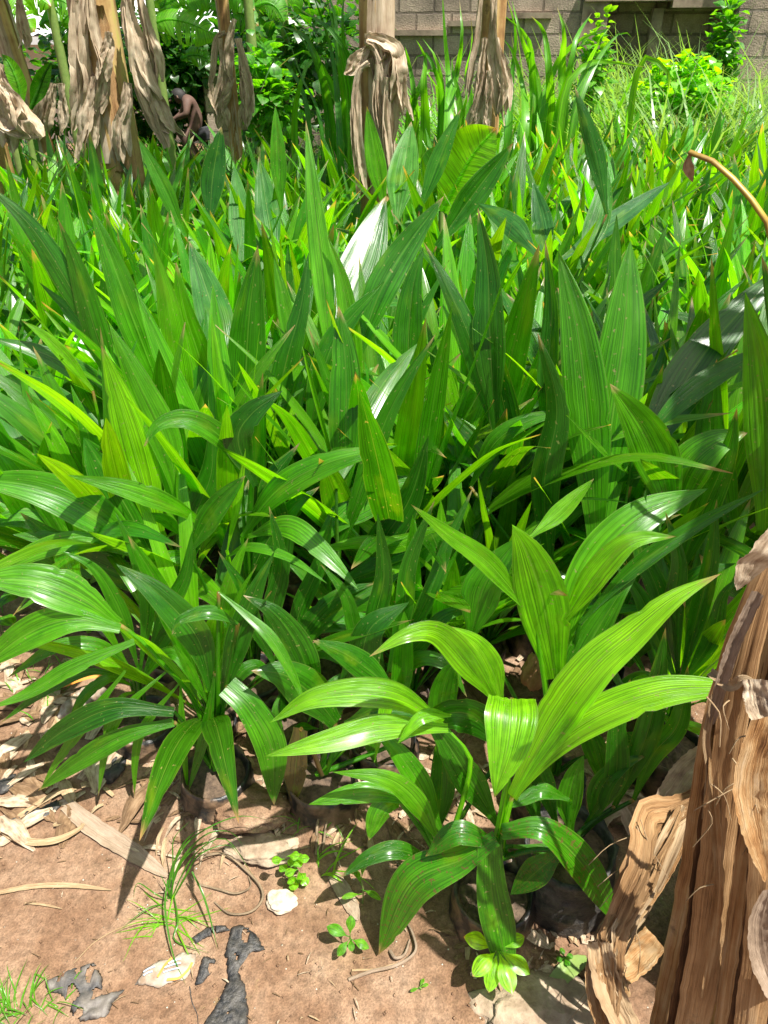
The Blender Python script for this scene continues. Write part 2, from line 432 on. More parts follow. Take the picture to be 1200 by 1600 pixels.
def soil_material():
    m, nt = newmat('sandy_soil'); L = nt.links
    out = nd(nt, 'ShaderNodeOutputMaterial'); tc = nd(nt, 'ShaderNodeTexCoord')
    def nz(s, d=6.0, r=.6):
        n = nd(nt, 'ShaderNodeTexNoise', i_Scale=s, i_Detail=d, i_Roughness=r); L.new(tc.outputs['Object'], n.inputs['Vector']); return n.outputs[0]
    a, b, c, d = nz(2.6), nz(11), nz(60, 5), nz(260, 3)
    r1 = ramp(nt, [(0.3, (0.115, .06, .032)), (0.45, (0.2, .118, .07)), (0.56, (0.27, .175, .112)), (0.66, (0.34, .245, .17))])
    L.new(mathn(nt, 'ADD', mathn(nt, 'MULTIPLY', a, .5), mathn(nt, 'MULTIPLY', b, .5)), r1.inputs[0])
    r2 = ramp(nt, [(0.32, g3(.7)), (0.5, g3(1.0)), (0.7, g3(1.22))]); L.new(c, r2.inputs[0])
    r3 = ramp(nt, [(0.3, g3(.72)), (0.7, g3(1.25))]); L.new(d, r3.inputs[0])
    col = mixrgb(nt, 'MULTIPLY', 1.0, mixrgb(nt, 'MULTIPLY', 1.0, r1.outputs[0], r2.outputs[0]), r3.outputs[0])
    # thin green-yellow algae crust in patches
    e = nz(5.3, 7, .7); f = nz(90, 4)
    r4 = ramp(nt, [(0.58, g3(0)), (0.7, g3(.55))]); L.new(e, r4.inputs[0])
    r5 = ramp(nt, [(0.45, g3(0)), (0.6, g3(1))]); L.new(f, r5.inputs[0])
    col = mixrgb(nt, 'MIX', mathn(nt, 'MULTIPLY', r4.outputs[0], r5.outputs[0]), col, (0.4, .36, .14))
    vo = nd(nt, 'ShaderNodeTexVoronoi', i_Scale=75.0); L.new(tc.outputs['Object'], vo.inputs['Vector'])
    r6 = ramp(nt, [(0.1, g3(1)), (0.16, g3(0))]); L.new(vo.outputs['Distance'], r6.inputs[0])
    sel = nd(nt, 'ShaderNodeSeparateColor'); L.new(vo.outputs['Color'], sel.inputs[0])
    pk = mathn(nt, 'MULTIPLY', r6.outputs[0], mathn(nt, 'GREATER_THAN', sel.outputs[0], .8))
    col = mixrgb(nt, 'MIX', pk, col, mixrgb(nt, 'MIX', sel.outputs[1], (0.16, .1, .06), (0.7, .62, .5)))
    bs = nd(nt, 'ShaderNodeBsdfPrincipled', i_Roughness=.95); L.new(col, bs.inputs['Base Color'])
    bs.inputs['Specular IOR Level'].default_value = .2
    h = mathn(nt, 'ADD', mathn(nt, 'ADD', mathn(nt, 'MULTIPLY', b, .8), mathn(nt, 'MULTIPLY', c, .5)), mathn(nt, 'ADD', mathn(nt, 'MULTIPLY', d, .18), mathn(nt, 'MULTIPLY', pk, .25)))
    bp = nd(nt, 'ShaderNodeBump', i_Strength=.9, i_Distance=.012); L.new(h, bp.inputs['Height']); L.new(bp.outputs[0], bs.inputs['Normal'])
    L.new(bs.outputs[0], out.inputs[0])
    return m
M_SOIL = soil_material()

# ------------------------------------------------------------------ light
TO_SUN = Vector((0.33, -0.24, 0.91)).normalized()
w = bpy.data.worlds.new('World'); sc.world = w; w.use_nodes = True
wn = w.node_tree; wn.nodes.clear()
sky = wn.nodes.new('ShaderNodeTexSky'); sky.sky_type = 'NISHITA'; sky.sun_disc = False
sky.sun_elevation = math.asin(TO_SUN.z)
sky.air_density = 1.0; sky.dust_density = 4.0; sky.ozone_density = 0.6
sky.sun_rotation = math.atan2(TO_SUN.x, TO_SUN.y)
bg = wn.nodes.new('ShaderNodeBackground'); bg.inputs[1].default_value = 0.06
wo = wn.nodes.new('ShaderNodeOutputWorld')
wn.links.new(sky.outputs[0], bg.inputs[0]); wn.links.new(bg.outputs[0], wo.inputs[0])
sl = bpy.data.lights.new('sun', 'SUN'); sl.energy = 4.9; sl.angle = math.radians(0.55); sl.color = (1, .955, .88)
so = bpy.data.objects.new('sun', sl); COL.objects.link(so)
so.rotation_euler = TO_SUN.to_track_quat('Z', 'Y').to_euler()
so.location = (0, 0, 12)
vs = sc.view_settings
vs.view_transform = 'Standard'; vs.look = 'None'; vs.exposure = 1.12; vs.gamma = 1; vs.use_curve_mapping = False
sc.cycles.max_bounces = 8; sc.cycles.transmission_bounces = 6; sc.cycles.diffuse_bounces = 4; sc.cycles.glossy_bounces = 2

# ------------------------------------------------------------------ ground
MOUNDS = []
for cx_, cy_, Yf in ((330, 1170, None), (500, 1180, None), (785, 1305, .84), (215, 1090, None), (395, 1020, None), (265, 985, None)):
    q_ = PZ(cx_, cy_, .2) if Yf is None else P(cx_, cy_, Yf)
    MOUNDS.append((q_.x, q_.y))
def gz(x, y):
    if y > 8 or abs(x) > 6: return 0.0
    v = Vector((x * 2.3, y * 2.3, 0.3))
    h = 0.018 * noise.noise(v) + 0.008 * noise.noise(v * 4.1) + 0.0035 * noise.noise(v * 13)
    for mx_, my_ in MOUNDS:
        d2 = ((x - mx_) ** 2 + (y - my_) ** 2) / .0196
        if d2 < 6: h += .062 * math.exp(-d2) * (1 + .35 * noise.noise(v * 6))
    return h
def build_ground():
    def axis(lo, hi, fine_lo, fine_hi, d):
        a = list(np.arange(fine_lo, fine_hi, d)); k = d
        x = fine_hi
        while x < hi: a.append(x); k *= 1.35; x += k
        a.append(hi)
        k = d; x = fine_lo - d
        pre = []
        while x > lo: pre.append(x); k *= 1.35; x -= k
        pre.append(lo)
        return pre[::-1] + a
    xs = axis(-150, 150, -1.5, 1.3, .016); ys = axis(-60, 250, .45, 2.4, .016)
    V = [(x, y, gz(x, y)) for y in ys for x in xs]
    mb = MB(); mb.grid([Vector(p) for p in V], [(p[0], p[1]) for p in V], len(ys), len(xs))
    o = mb.build('ground', M_SOIL); tag(o, kind='structure')
build_ground()
def GP(px, py, dz=0.0):
    p = G(px, py); p.z = gz(p.x, p.y) + dz; return p

# ------------------------------------------------------------------ palms
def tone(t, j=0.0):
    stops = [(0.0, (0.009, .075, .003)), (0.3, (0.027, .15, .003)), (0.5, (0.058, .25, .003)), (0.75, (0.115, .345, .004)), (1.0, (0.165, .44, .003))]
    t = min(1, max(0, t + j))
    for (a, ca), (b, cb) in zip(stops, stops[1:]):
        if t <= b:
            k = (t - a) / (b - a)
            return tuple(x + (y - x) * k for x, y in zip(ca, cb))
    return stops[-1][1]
# ---- seedlings that stand apart enough to be described one by one
HEROES = []
def crown_y(cx, cy, z=0.2):
    return PZ(cx, cy, z).y

def bag_mesh(seed, r=.085, h=.2, k=36, n=14):
    mb = MB(); V, U = [], []
    for i in range(n + 1):
        v = i / n
        for j in range(k):
            th = 2 * math.pi * j / k
            q = r * (0.9 + 0.16 * math.sin(math.pi * (0.15 + .75 * v)))
            nz = noise.noise(Vector((math.cos(th) * 3 + seed, math.sin(th) * 3, v * 7))) + .5 * noise.noise(Vector((math.cos(th) * 9 + seed, math.sin(th) * 9, v * 16)))
            q *= 1 + .08 * nz
            V.append(Vector((q * math.cos(th), q * math.sin(th), -0.095 + v * (h + .02) + .014 * nz * v))); U.append((j / k, v))
    for i in range(1, 4):      # rim turning in
        for j in range(k):
            th = 2 * math.pi * j / k
            q = r * (0.95 - .07 * i) * (1 + .05 * noise.noise(Vector((math.cos(th) * 5, math.sin(th) * 5, i + seed))))
            V.append(Vector((q * math.cos(th), q * math.sin(th), h - .075 - .007 * i * i))); U.append((j / k, 1))
    mb.grid(V, U, n + 4, k, closed=True)
    ms = MB(); V, U = [], []
    for i in range(8):
        for j in range(24):
            th = 2 * math.pi * j / 24; q = r * .86 * i / 7
            V.append(Vector((q * math.cos(th), q * math.sin(th), h - .1 + .02 * (1 - i / 7) + .014 * noise.noise(Vector((q * 40 * math.cos(th), q * 40 * math.sin(th), seed)))))); U.append((j / 24, i / 7))
    ms.grid(V, U, 8, 24, closed=True)
    return mb, ms
def make_bag(root, seed=0, clean=False, label=None):
    mb, ms = bag_mesh(seed)
    o = mb.build('grow_bag', M_PLASTIC if clean else M_BAG, root)
    ms.build('potting_soil', M_BAGSOIL, o)
    if label: o['label'] = label
    if clean: o.location.z = .065; o.scale = (1.15, 1.15, 1.05)
    return o

def hero(label, crown, leaves, Y0=None, group='palm seedlings along the front of the plot', bag=None):
    Y0 = Y0 or crown_y(*crown)
    c = P(crown[0], crown[1], Y0)
    base = Vector((c.x, c.y, 0.0))
    c.z = max(c.z, .12)
    HEROES.append(base)
    root = empty('palm_seedling', base)
    tag(root, label, 'palm seedling', group)
    for li, (tn, lobes, *opt) in enumerate(leaves):
        opt = opt[0] if opt else {}
        mb = MB()
        # stalk from crown to the start of the blade
        l0 = lobes[0]
        bpt = P(*l0[3][0], Y0 + l0[1])
        st = [c + Vector((R.uniform(-.012, .012), R.uniform(-.012, .012), -.06))]
        st += [P(px, py, Y0 + dy) for px, py, dy in opt.get('stalk', [])]
        mid = st[-1].lerp(bpt, .5); mid.z += .015
        st += [mid, bpt]
        rd = opt.get('rad', .0055)
        if not opt.get('nostalk'):
            tube(mb, st, [rd * 1.25, rd, rd * .75], k=5)
        for k, (W, o0, o1, pts, *kw) in enumerate(lobes):
            kw = dict(kw[0]) if kw else {}
            n = len(pts)
            w3 = []
            for i, (px, py) in enumerate(pts):
                f_ = i / (n - 1)
                q = P(px, py, Y0 + o0 + (o1 - o0) * f_ ** kw.get('dp', 1.0))
                lim = .018 + .01 * k
                if q.z < lim:
                    q = PZ(px, py, lim)
                w3.append(q)
            mp = w3[n // 2]
            roll = kw.get('roll', R.uniform(-.35, .35))
            Wm = W * (.84 if W > 20 else .9) * pxm(mp) / max(.5, math.cos(roll))
            ribbon(mb, w3, Wm, roll=roll, twist=kw.get('twist', R.uniform(-.25, .25)), fold=kw.get('fold', R.choice([.22, .14, -.16])),
                   pleat=kw.get('pleat', R.uniform(.03, .05) if Wm > .03 else .02), npl=kw.get('npl', R.choice((4, 5, 6, 7)) if Wm > .035 else 2), nick=Wm > .025, n=30, m=16 if Wm > .03 else 6, s0=kw.get('s0', .22), peak=kw.get('peak', .45),
                   p=kw.get('p', 1.75), wave=kw.get('wave', .02), seed=R.randint(0, 999))
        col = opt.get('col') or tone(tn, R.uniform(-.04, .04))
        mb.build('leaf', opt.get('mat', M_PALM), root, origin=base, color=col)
    if bag is not False:
        make_bag(root, seed=len(HEROES), clean='bare' in (bag or ''), label=bag)
    return root

S = lambda *a: list(zip(a[::2], a[1::2]))

# A: front seedling beside the dry banana trunk
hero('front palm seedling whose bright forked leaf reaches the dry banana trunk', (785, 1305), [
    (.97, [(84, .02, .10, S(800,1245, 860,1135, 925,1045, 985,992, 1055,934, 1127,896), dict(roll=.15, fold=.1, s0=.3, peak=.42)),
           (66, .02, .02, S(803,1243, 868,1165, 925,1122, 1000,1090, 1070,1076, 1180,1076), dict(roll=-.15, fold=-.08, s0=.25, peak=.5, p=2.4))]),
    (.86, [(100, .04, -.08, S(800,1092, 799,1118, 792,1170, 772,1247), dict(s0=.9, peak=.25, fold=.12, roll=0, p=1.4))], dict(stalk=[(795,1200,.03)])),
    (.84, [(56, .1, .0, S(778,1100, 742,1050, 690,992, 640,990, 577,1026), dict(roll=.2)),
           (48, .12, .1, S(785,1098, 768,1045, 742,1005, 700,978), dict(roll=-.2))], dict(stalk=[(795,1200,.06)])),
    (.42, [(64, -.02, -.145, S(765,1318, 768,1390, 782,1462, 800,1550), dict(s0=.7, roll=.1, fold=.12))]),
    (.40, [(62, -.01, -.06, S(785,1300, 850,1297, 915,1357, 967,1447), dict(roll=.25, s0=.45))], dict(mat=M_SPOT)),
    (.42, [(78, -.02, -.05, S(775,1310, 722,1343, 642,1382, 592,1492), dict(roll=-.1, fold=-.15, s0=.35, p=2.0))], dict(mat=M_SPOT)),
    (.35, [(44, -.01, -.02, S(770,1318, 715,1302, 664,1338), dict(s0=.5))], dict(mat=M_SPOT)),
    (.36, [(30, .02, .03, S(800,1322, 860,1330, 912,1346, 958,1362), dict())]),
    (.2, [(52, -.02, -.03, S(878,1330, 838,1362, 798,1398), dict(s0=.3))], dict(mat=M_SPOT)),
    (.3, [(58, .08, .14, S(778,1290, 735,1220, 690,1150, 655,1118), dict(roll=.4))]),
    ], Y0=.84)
hero('small front palm seedling with narrow bright blades left of the forked one', (690, 1330), [
    (.62, [(42, .0, -.02, S(686,1315, 650,1252, 602,1216, 518,1206), dict(roll=.2))]),
    (.42, [(46, .03, .1, S(690,1300, 655,1225, 612,1165, 570,1128), dict(roll=-.3))]),
    (.5, [(38, .02, .0, S(640,1250, 592,1238, 550,1240, 482,1257), dict(s0=.5))]),
    (.55, [(42, .02, -.03, S(622,1250, 596,1266, 576,1313), dict(s0=.6))]),
    (.84, [(56, .1, .05, S(690,1130, 610,1085, 500,1088, 421,1129), dict(roll=.15, fold=.12, s0=.35)),
           (52, .08, -.02, S(700,1138, 600,1136, 520,1156, 412,1182), dict(roll=-.1, fold=.12, s0=.35)),
           (26, .08, .02, S(705,1118, 660,1120, 621,1162), dict())], dict(stalk=[(735,1200,.06)])),
    (.2, [(48, .06, .12, S(682,1310, 690,1225, 692,1125), dict(p=2.4))]),
    (.3, [(34, -.01, -.05, S(672,1345, 622,1328, 576,1340, 532,1371), dict(s0=.4))]),
    (.22, [(75, .12, .12, S(790,1170, 745,1122, 700,1115, 655,1150), dict(roll=.5))]),
    ], bag=False)
hero('palm seedling with broad upright bright leaf beside the red brick chunk', (868, 1180), [
    (.76, [(100, .02, .0, S(868,1060, 850,950, 826,870, 800,820), dict(s0=.45, peak=.5, roll=0, fold=.12, p=2.2))]),
    (.55, [(80, .04, .22, S(874,1040, 905,920, 990,815, 1107,763), dict(roll=.1, peak=.5))]),
    (.74, [(50, .03, .02, S(876,980, 930,900, 985,846, 1057,838), dict(roll=.3))]),
    (.62, [(42, .02, -.06, S(835,965, 765,882, 702,836, 642,788), dict(roll=-.2))]),
    (.7, [(34, .05, .1, S(828,840, 872,803, 928,748), dict())], dict(stalk=[(850,960,.05)])),
    (.38, [(76, .1, .12, S(735,1000, 752,925, 780,880, 812,838), dict(roll=.2))], dict(stalk=[(800,1080,.08)])),
    (.3, [(32, .05, .1, S(905,975, 985,892, 1085,822, 1196,763), dict())]),
    (.4, [(60, -.02, .1, S(880,1150, 905,1040, 960,940, 1000,890), dict(roll=.3))]),
    (.4, [(44, -.02, -.1, S(880,1120, 915,1140, 935,1190, 950,1245), dict())]),
    (.28, [(30, -.02, -.06, S(930,1180, 980,1158, 1010,1160, 1045,1185), dict(s0=.4))]),
    ])
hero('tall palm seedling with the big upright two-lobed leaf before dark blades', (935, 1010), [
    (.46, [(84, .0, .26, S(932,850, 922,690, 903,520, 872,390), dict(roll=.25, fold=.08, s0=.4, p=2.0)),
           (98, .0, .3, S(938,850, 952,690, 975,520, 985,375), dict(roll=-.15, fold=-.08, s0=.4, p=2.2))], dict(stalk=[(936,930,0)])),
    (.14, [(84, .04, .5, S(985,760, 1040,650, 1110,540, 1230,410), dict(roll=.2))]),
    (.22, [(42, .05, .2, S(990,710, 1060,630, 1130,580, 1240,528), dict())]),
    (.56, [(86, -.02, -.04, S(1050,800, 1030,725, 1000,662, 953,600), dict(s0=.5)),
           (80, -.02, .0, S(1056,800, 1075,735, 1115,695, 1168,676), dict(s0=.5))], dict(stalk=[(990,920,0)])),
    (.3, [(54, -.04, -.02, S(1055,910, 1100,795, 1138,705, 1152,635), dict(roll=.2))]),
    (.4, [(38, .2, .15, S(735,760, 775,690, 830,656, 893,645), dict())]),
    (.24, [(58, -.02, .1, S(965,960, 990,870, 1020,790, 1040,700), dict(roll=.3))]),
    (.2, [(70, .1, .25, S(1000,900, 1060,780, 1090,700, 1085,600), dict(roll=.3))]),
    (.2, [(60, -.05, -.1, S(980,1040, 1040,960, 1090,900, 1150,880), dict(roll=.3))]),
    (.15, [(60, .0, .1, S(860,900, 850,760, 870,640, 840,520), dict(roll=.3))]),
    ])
hero('palm seedling with tall blade at the edge by the dry trunk', (1195, 1010), [
    (.55, [(80, .0, .1, S(1195,830, 1200,690, 1188,570, 1164,455), dict(roll=.2, s0=.4))]),
    (.3, [(70, .05, .2, S(1230,820, 1260,660, 1230,540, 1190,400), dict(roll=.2))]),
    (.35, [(60, .05, .2, S(1150,850, 1130,760, 1110,680, 1120,560), dict(roll=.2))]),
    (.3, [(60, .0, -.05, S(1170,940, 1110,900, 1070,950, 1060,1020), dict(roll=.2))]),
    ], bag='black plastic grow bag hidden behind the dry banana trunk')
hero('palm seedling with the pale folded blade hanging down to the centre', (845, 930), [
    (.42, [(58, .0, .22, S(828,825, 772,748, 702,668, 634,585), dict(roll=.1, fold=.35, s0=.3))], dict(col=(.05, .17, .025))),
    (.1, [(60, .05, .2, S(800,800, 795,680, 770,560, 745,450), dict(roll=.3))]),
    (.18, [(46, .1, .25, S(790,720, 745,560, 705,460, 662,378), dict(roll=.1))]),
    (.25, [(62, .1, .25, S(775,680, 765,520, 762,420, 747,325), dict(roll=.3))]),
    (.25, [(42, .1, .25, S(870,760, 858,600, 862,480, 852,375), dict(roll=.4))]),
    (.12, [(56, .05, .3, S(900,800, 925,640, 960,520, 1050,430), dict(roll=.3))]),
    (.5, [(40, -.02, -.08, S(760,800, 740,850, 725,900, 720,960), dict())]),
    ])
hero('palm seedling with two glossy blades arching over the central gap', (525, 1000), [
    (.45, [(68, .0, .12, S(497,848, 540,802, 600,769, 668,746), dict(roll=.0, s0=.3))]),
    (.62, [(34, -.02, -.04, S(512,858, 560,848, 625,850, 717,811), dict(s0=.4))]),
    (.34, [(68, -.02, -.02, S(540,910, 600,886, 655,862, 697,828), dict(s0=.4))]),
    (.4, [(54, -.03, -.06, S(480,985, 540,941, 610,930, 717,945), dict(s0=.3))]),
    (.6, [(28, -.02, .0, S(705,1015, 660,975, 620,925, 574,905), dict())], dict(stalk=[(600,1040,0)])),
    (.3, [(40, .02, .08, S(520,880, 560,780, 610,640, 682,520), dict(roll=.3))]),
    (.35, [(64, .06, .2, S(535,800, 540,680, 540,570, 529,478), dict(roll=.2, p=2.6))]),
    (.15, [(60, .0, .0, S(560,960, 590,860, 640,780, 670,680), dict(roll=.3))]),
    (.5, [(52, .02, .40, S(525,760, 560,685, 602,602, 653,536), dict(fold=.3))], dict(col=(.05, .17, .025))),
    ])
hero('palm seedling with slim arching blades over the front gap', (395, 1020), [
    (.52, [(54, .0, -.06, S(378,840, 430,770, 510,724, 622,696), dict(roll=.1))]),
    (.5, [(44, -.02, -.2, S(388,838, 448,822, 502,860, 562,923), dict(roll=.1))]),
    (.5, [(18, -.03, -.2, S(355,870, 390,855, 452,872, 512,912), dict())]),
    (.34, [(44, -.04, -.06, S(294,865, 335,800, 384,743), dict(fold=.35, p=2.4))], dict(stalk=[(340,960,-.02)])),
    (.95, [(14, .0, .02, S(355,860, 372,780, 384,700), dict())]),
    (.08, [(56, .02, .03, S(400,760, 372,690, 392,648, 442,610), dict(roll=.3))]),
    (.42, [(42, .05, -.04, S(378,745, 352,690, 300,656, 250,662, 224,699), dict(roll=.2))]),
    (.1, [(60, -.02, .06, S(420,940, 440,850, 425,760, 470,690), dict(roll=.4))]),
    (.12, [(50, -.02, .03, S(380,960, 400,880, 450,800, 500,760), dict(roll=.4))]),
    ])
hero('front palm seedling with drooping fringe of narrow leaflets over the soil', (330, 1170), [
    (.55, [(78, .02, .0, S(185,975, 125,935, 50,908, -45,905), dict(roll=.0, fold=.14, s0=.3)),
           (62, .0, -.04, S(188,982, 110,968, 40,992, -35,1048), dict(roll=.15, s0=.3)),
           (30, .0, -.05, S(210,1002, 110,1045, 40,1085, -20,1108), dict(s0=.4)),
           (22, .0, -.04, S(196,1048, 140,1120, 88,1192, 63,1234), dict(npl=2)),
           (17, .01, -.05, S(259,1050, 196,1106, 168,1158, 153,1245), dict(npl=2)),
           (16, .01, -.03, S(280,1068, 226,1134, 212,1180, 210,1245), dict(npl=2)),
           (15, .01, -.03, S(282,1064, 285,1155, 294,1238), dict(npl=2)),
           ], dict(stalk=[(305,1100,.02), (255,1038,.02)])),
    (.4, [(20, .0, -.05, S(336,1050, 322,1138, 294,1238), dict())]),
    (.3, [(8, .0, -.06, S(340,1120, 350,1215, 369,1276), dict())]),
    (.12, [(46, -.02, -.05, S(272,1112, 182,1106, 102,1140, 37,1191), dict(s0=.4))]),
    (.4, [(40, -.02, -.06, S(272,1128, 192,1150, 122,1190, 59,1236), dict(s0=.4))]),
    (.42, [(60, -.02, -.1, S(355,1072, 392,1108, 424,1170, 428,1258), dict(s0=.7, roll=.0))]),
    (.5, [(23, .0, -.1, S(342,925, 386,962, 424,998, 455,1050, 480,1110), dict())]),
    (.3, [(28, .0, -.04, S(372,975, 330,957, 284,968, 268,992), dict())]),
    (.45, [(18, .0, -.02, S(325,1100, 296,1045, 266,998), dict())]),
    (.2, [(60, .0, .05, S(330,1080, 310,1000, 250,930, 180,880), dict(roll=.3))]),
    (.15, [(50, .03, .1, S(345,1100, 370,1000, 400,920, 430,860), dict(roll=.3))]),
    ], bag='soil-smeared grow bag under the seedling with drooping leaflets')
hero('low palm seedling with broad dark leaves in the shaded front row', (500, 1180), [
    (.3, [(80, .0, -.03, S(525,1130, 490,1088, 445,1055, 392,1048), dict(s0=.4))]),
    (.3, [(52, .02, .0, S(620,1085, 580,1050, 540,1022, 488,1000), dict())]),
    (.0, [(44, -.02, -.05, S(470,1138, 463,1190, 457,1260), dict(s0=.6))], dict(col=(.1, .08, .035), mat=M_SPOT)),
    (.5, [(40, .06, .08, S(622,1120, 628,1050, 632,955), dict(p=2.6))], dict(stalk=[(560,1150,.02)])),
    (.42, [(54, .05, .02, S(688,1140, 690,1090, 702,1050, 722,1032), dict(s0=.5, p=2.4))], dict(stalk=[(600,1170,.02)])),
    (.15, [(70, .03, .1, S(520,1120, 560,1040, 580,980, 640,940), dict(roll=.4))]),
    (.2, [(56, .02, .06, S(500,1110, 470,1020, 430,960, 380,930), dict(roll=.3))]),
    (.3, [(46, .0, -.02, S(540,1130, 590,1110, 640,1110, 690,1130), dict())]),
    ], bag='low black grow bag in shade between two front seedlings')
hero('palm seedling with yellowed mottled blade among leaning dark blades', (265, 985), [
    (.5, [(78, .0, -.02, S(238,878, 150,804, 60,762, -60,746), dict(roll=.0, s0=.25))]),
    (.55, [(40, -.02, -.08, S(230,874, 140,846, 60,860, -25,908), dict())]),
    (.3, [(78, .03, .06, S(240,870, 196,790, 160,730, 131,683), dict(s0=.4, p=2.4))]),
    (.9, [(72, .05, .08, S(250,850, 226,760, 195,650, 158,538), dict(s0=.4, roll=.1))]),
    (.5, [(62, .05, .12, S(282,800, 262,700, 217,600, 170,505), dict(roll=.2))]),
    (.6, [(40, -.04, -.14, S(312,815, 270,790, 200,764, 105,742), dict(s0=.4))]),
    (.4, [(24, -.04, -.08, S(285,838, 258,812, 222,802), dict())]),
    (.55, [(34, -.05, -.1, S(292,866, 255,876, 216,882), dict(s0=.6, fold=.5))]),
    (.42, [(50, .02, -.02, S(215,905, 150,870, 90,845, 20,835), dict())]),
    (.3, [(60, .0, .0, S(250,940, 190,900, 110,860, 30,800), dict(roll=.3))]),
    (.2, [(60, .0, .05, S(280,920, 300,820, 330,740, 330,660), dict(roll=.3))]),
    ])
hero('palm seedling fanning many mid-width blades over the edge of the path', (130, 960), [
    (t, [(w_, .0, o, pts, {})]) for t, w_, o, pts in [
    (.5, 44, -.03, S(125,900, 90,840, 40,810, -40,820)), (.4, 40, .0, S(125,890, 80,800, 20,720, -40,680)), (.6, 42, .05, S(130,880, 120,790, 90,700, 40,610)), (.35, 44, .06, S(135,880, 150,780, 140,690, 110,600)),
    (.5, 36, -.05, S(120,910, 60,880, 10,890, -40,930)), (.3, 40, .08, S(140,880, 180,800, 200,720, 190,630)), (.45, 30, -.06, S(140,910, 180,890, 220,900, 260,950)), (.55, 34, .03, S(128,890, 100,820, 70,760, 10,740))]], bag=False)
hero('palm seedling with long straight blades slanting up toward the bananas', (320, 830), [
    (.45, [(60, .0, .06, S(262,640, 205,490, 172,400, 141,320), dict(roll=.2))]),
    (.6, [(58, .0, .05, S(300,720, 278,590, 262,480, 238,375), dict(roll=.2))]),
    (.42, [(66, .02, .42, S(358,610, 342,520, 322,450, 295,376), dict(roll=.0, fold=.1))], dict(col=(.035, .16, .02))),
    (.25, [(78, .02, .1, S(392,780, 384,640, 388,510, 403,383), dict(roll=.1, p=2.2))]),
    (.3, [(40, .0, .05, S(240,700, 190,600, 120,500, 60,440), dict(roll=.3))]),
    (.55, [(60, .03, .08, S(335,700, 320,590, 290,490, 275,410), dict(roll=.3))]),
    ])
hero('palm seedling with one lit yellow-green blade beside a dark broad one', (455, 860), [
    (.88, [(58, .0, .22, S(427,760, 440,665, 467,570, 498,486), dict(roll=.0, s0=.4))]),
    (.2, [(50, .03, .15, S(417,720, 442,585, 470,480, 482,395), dict(roll=.2))]),
    (.28, [(60, .1, .3, S(555,570, 590,465, 632,390, 694,306), dict(roll=.1))]),
    (.25, [(86, .1, .5, S(530,570, 545,475, 575,392, 603,306), dict(roll=.0, p=2.2))]),
    (.55, [(42, .05, .3, S(520,600, 505,440, 490,310, 478,188), dict(roll=.1))]),
    (.6, [(40, .05, .15, S(565,640, 548,520, 535,440, 510,365), dict(roll=.2))]),
    (.3, [(62, .1, .2, S(640,660, 638,540, 645,450, 662,385), dict(roll=.2))]),
    (.35, [(50, .0, .1, S(480,700, 500,600, 530,520, 600,440), dict(roll=.3))]),
    ])
hero('palm seedling with pale glossy blade leaning over the path edge', (190, 850), [
    (.38, [(54, .0, .2, S(195,720, 132,660, 62,612, -35,573), dict(roll=.0, fold=.1))], dict(col=(.035, .16, .02))),
    (.5, [(32, .0, -.04, S(175,730, 110,665, 60,640, -20,622), dict())]),
    (.82, [(26, .02, .0, S(145,610, 105,560, 70,525, 33,500), dict())]),
    (.2, [(46, .1, .1, S(170,560, 105,440, 45,350, -25,285), dict(roll=.2))]),
    (.3, [(50, .08, .1, S(190,640, 150,520, 120,420, 90,340), dict(roll=.2))]),
    (.5, [(44, .0, -.04, S(150,760, 90,730, 30,700, -40,690), dict())]),
    (.42, [(44, .0, -.08, S(150,790, 80,780, 10,800, -50,840), dict())]),
    ])
hero('low seedling with speckled blade rising from the bare black bag beside the dry trunk', (893, 1305), [
    (.45, [(46, .0, .02, S(893,1300, 888,1260, 897,1215, 912,1180), dict(p=2.4))]),
    (.25, [(44, .04, .06, S(925,1290, 940,1230, 975,1195, 1010,1180), dict())]),
    (.2, [(40, .02, .05, S(850,1300, 835,1260, 830,1200, 850,1150), dict())]),
    (.35, [(30, .0, -.03, S(890,1250, 850,1235, 815,1250, 780,1265), dict())]),
    (.2, [(44, .03, .08, S(915,1290, 960,1220, 965,1130, 985,1060), dict())]),
    (.15, [(50, .05, .1, S(960,1260, 1010,1150, 1030,1050, 1040,980), dict())]),
    (.15, [(44, .02, .1, S(870,1290, 840,1200, 800,1150, 770,1130), dict())]),
    (.25, [(40, .06, .1, S(990,1250, 1020,1180, 1060,1130, 1075,1040), dict())]),
    ], Y0=.9, bag='bare black plastic grow bag in patchy sun beside the dry banana trunk')
hero('front palm seedling fanning many slim blades between the two leftmost bags', (215, 1090), [
    (t, [(w_, .0, o, pts, {})]) for t, w_, o, pts in [
    (.4, 26, -.08, S(205,1050, 160,1010, 90,1010, 10,1060)), (.5, 22, -.06, S(200,1040, 150,960, 90,920, 20,960)), (.35, 30, .0, S(215,1040, 190,960, 150,890, 95,860)), (.3, 30, .04, S(220,1040, 230,950, 215,880, 180,800)),
    (.45, 24, -.08, S(225,1060, 260,1020, 290,1040, 310,1100)), (.3, 34, .03, S(230,1040, 260,960, 290,900, 300,830)), (.25, 30, .0, S(225,1050, 270,980, 320,960, 365,985)), (.4, 20, -.1, S(205,1070, 170,1060, 130,1090, 105,1140)),
    (.5, 16, -.1, S(215,1080, 190,1090, 170,1130, 165,1180)), (.35, 18, -.06, S(205,1060, 140,1050, 70,1080, 0,1130))]])
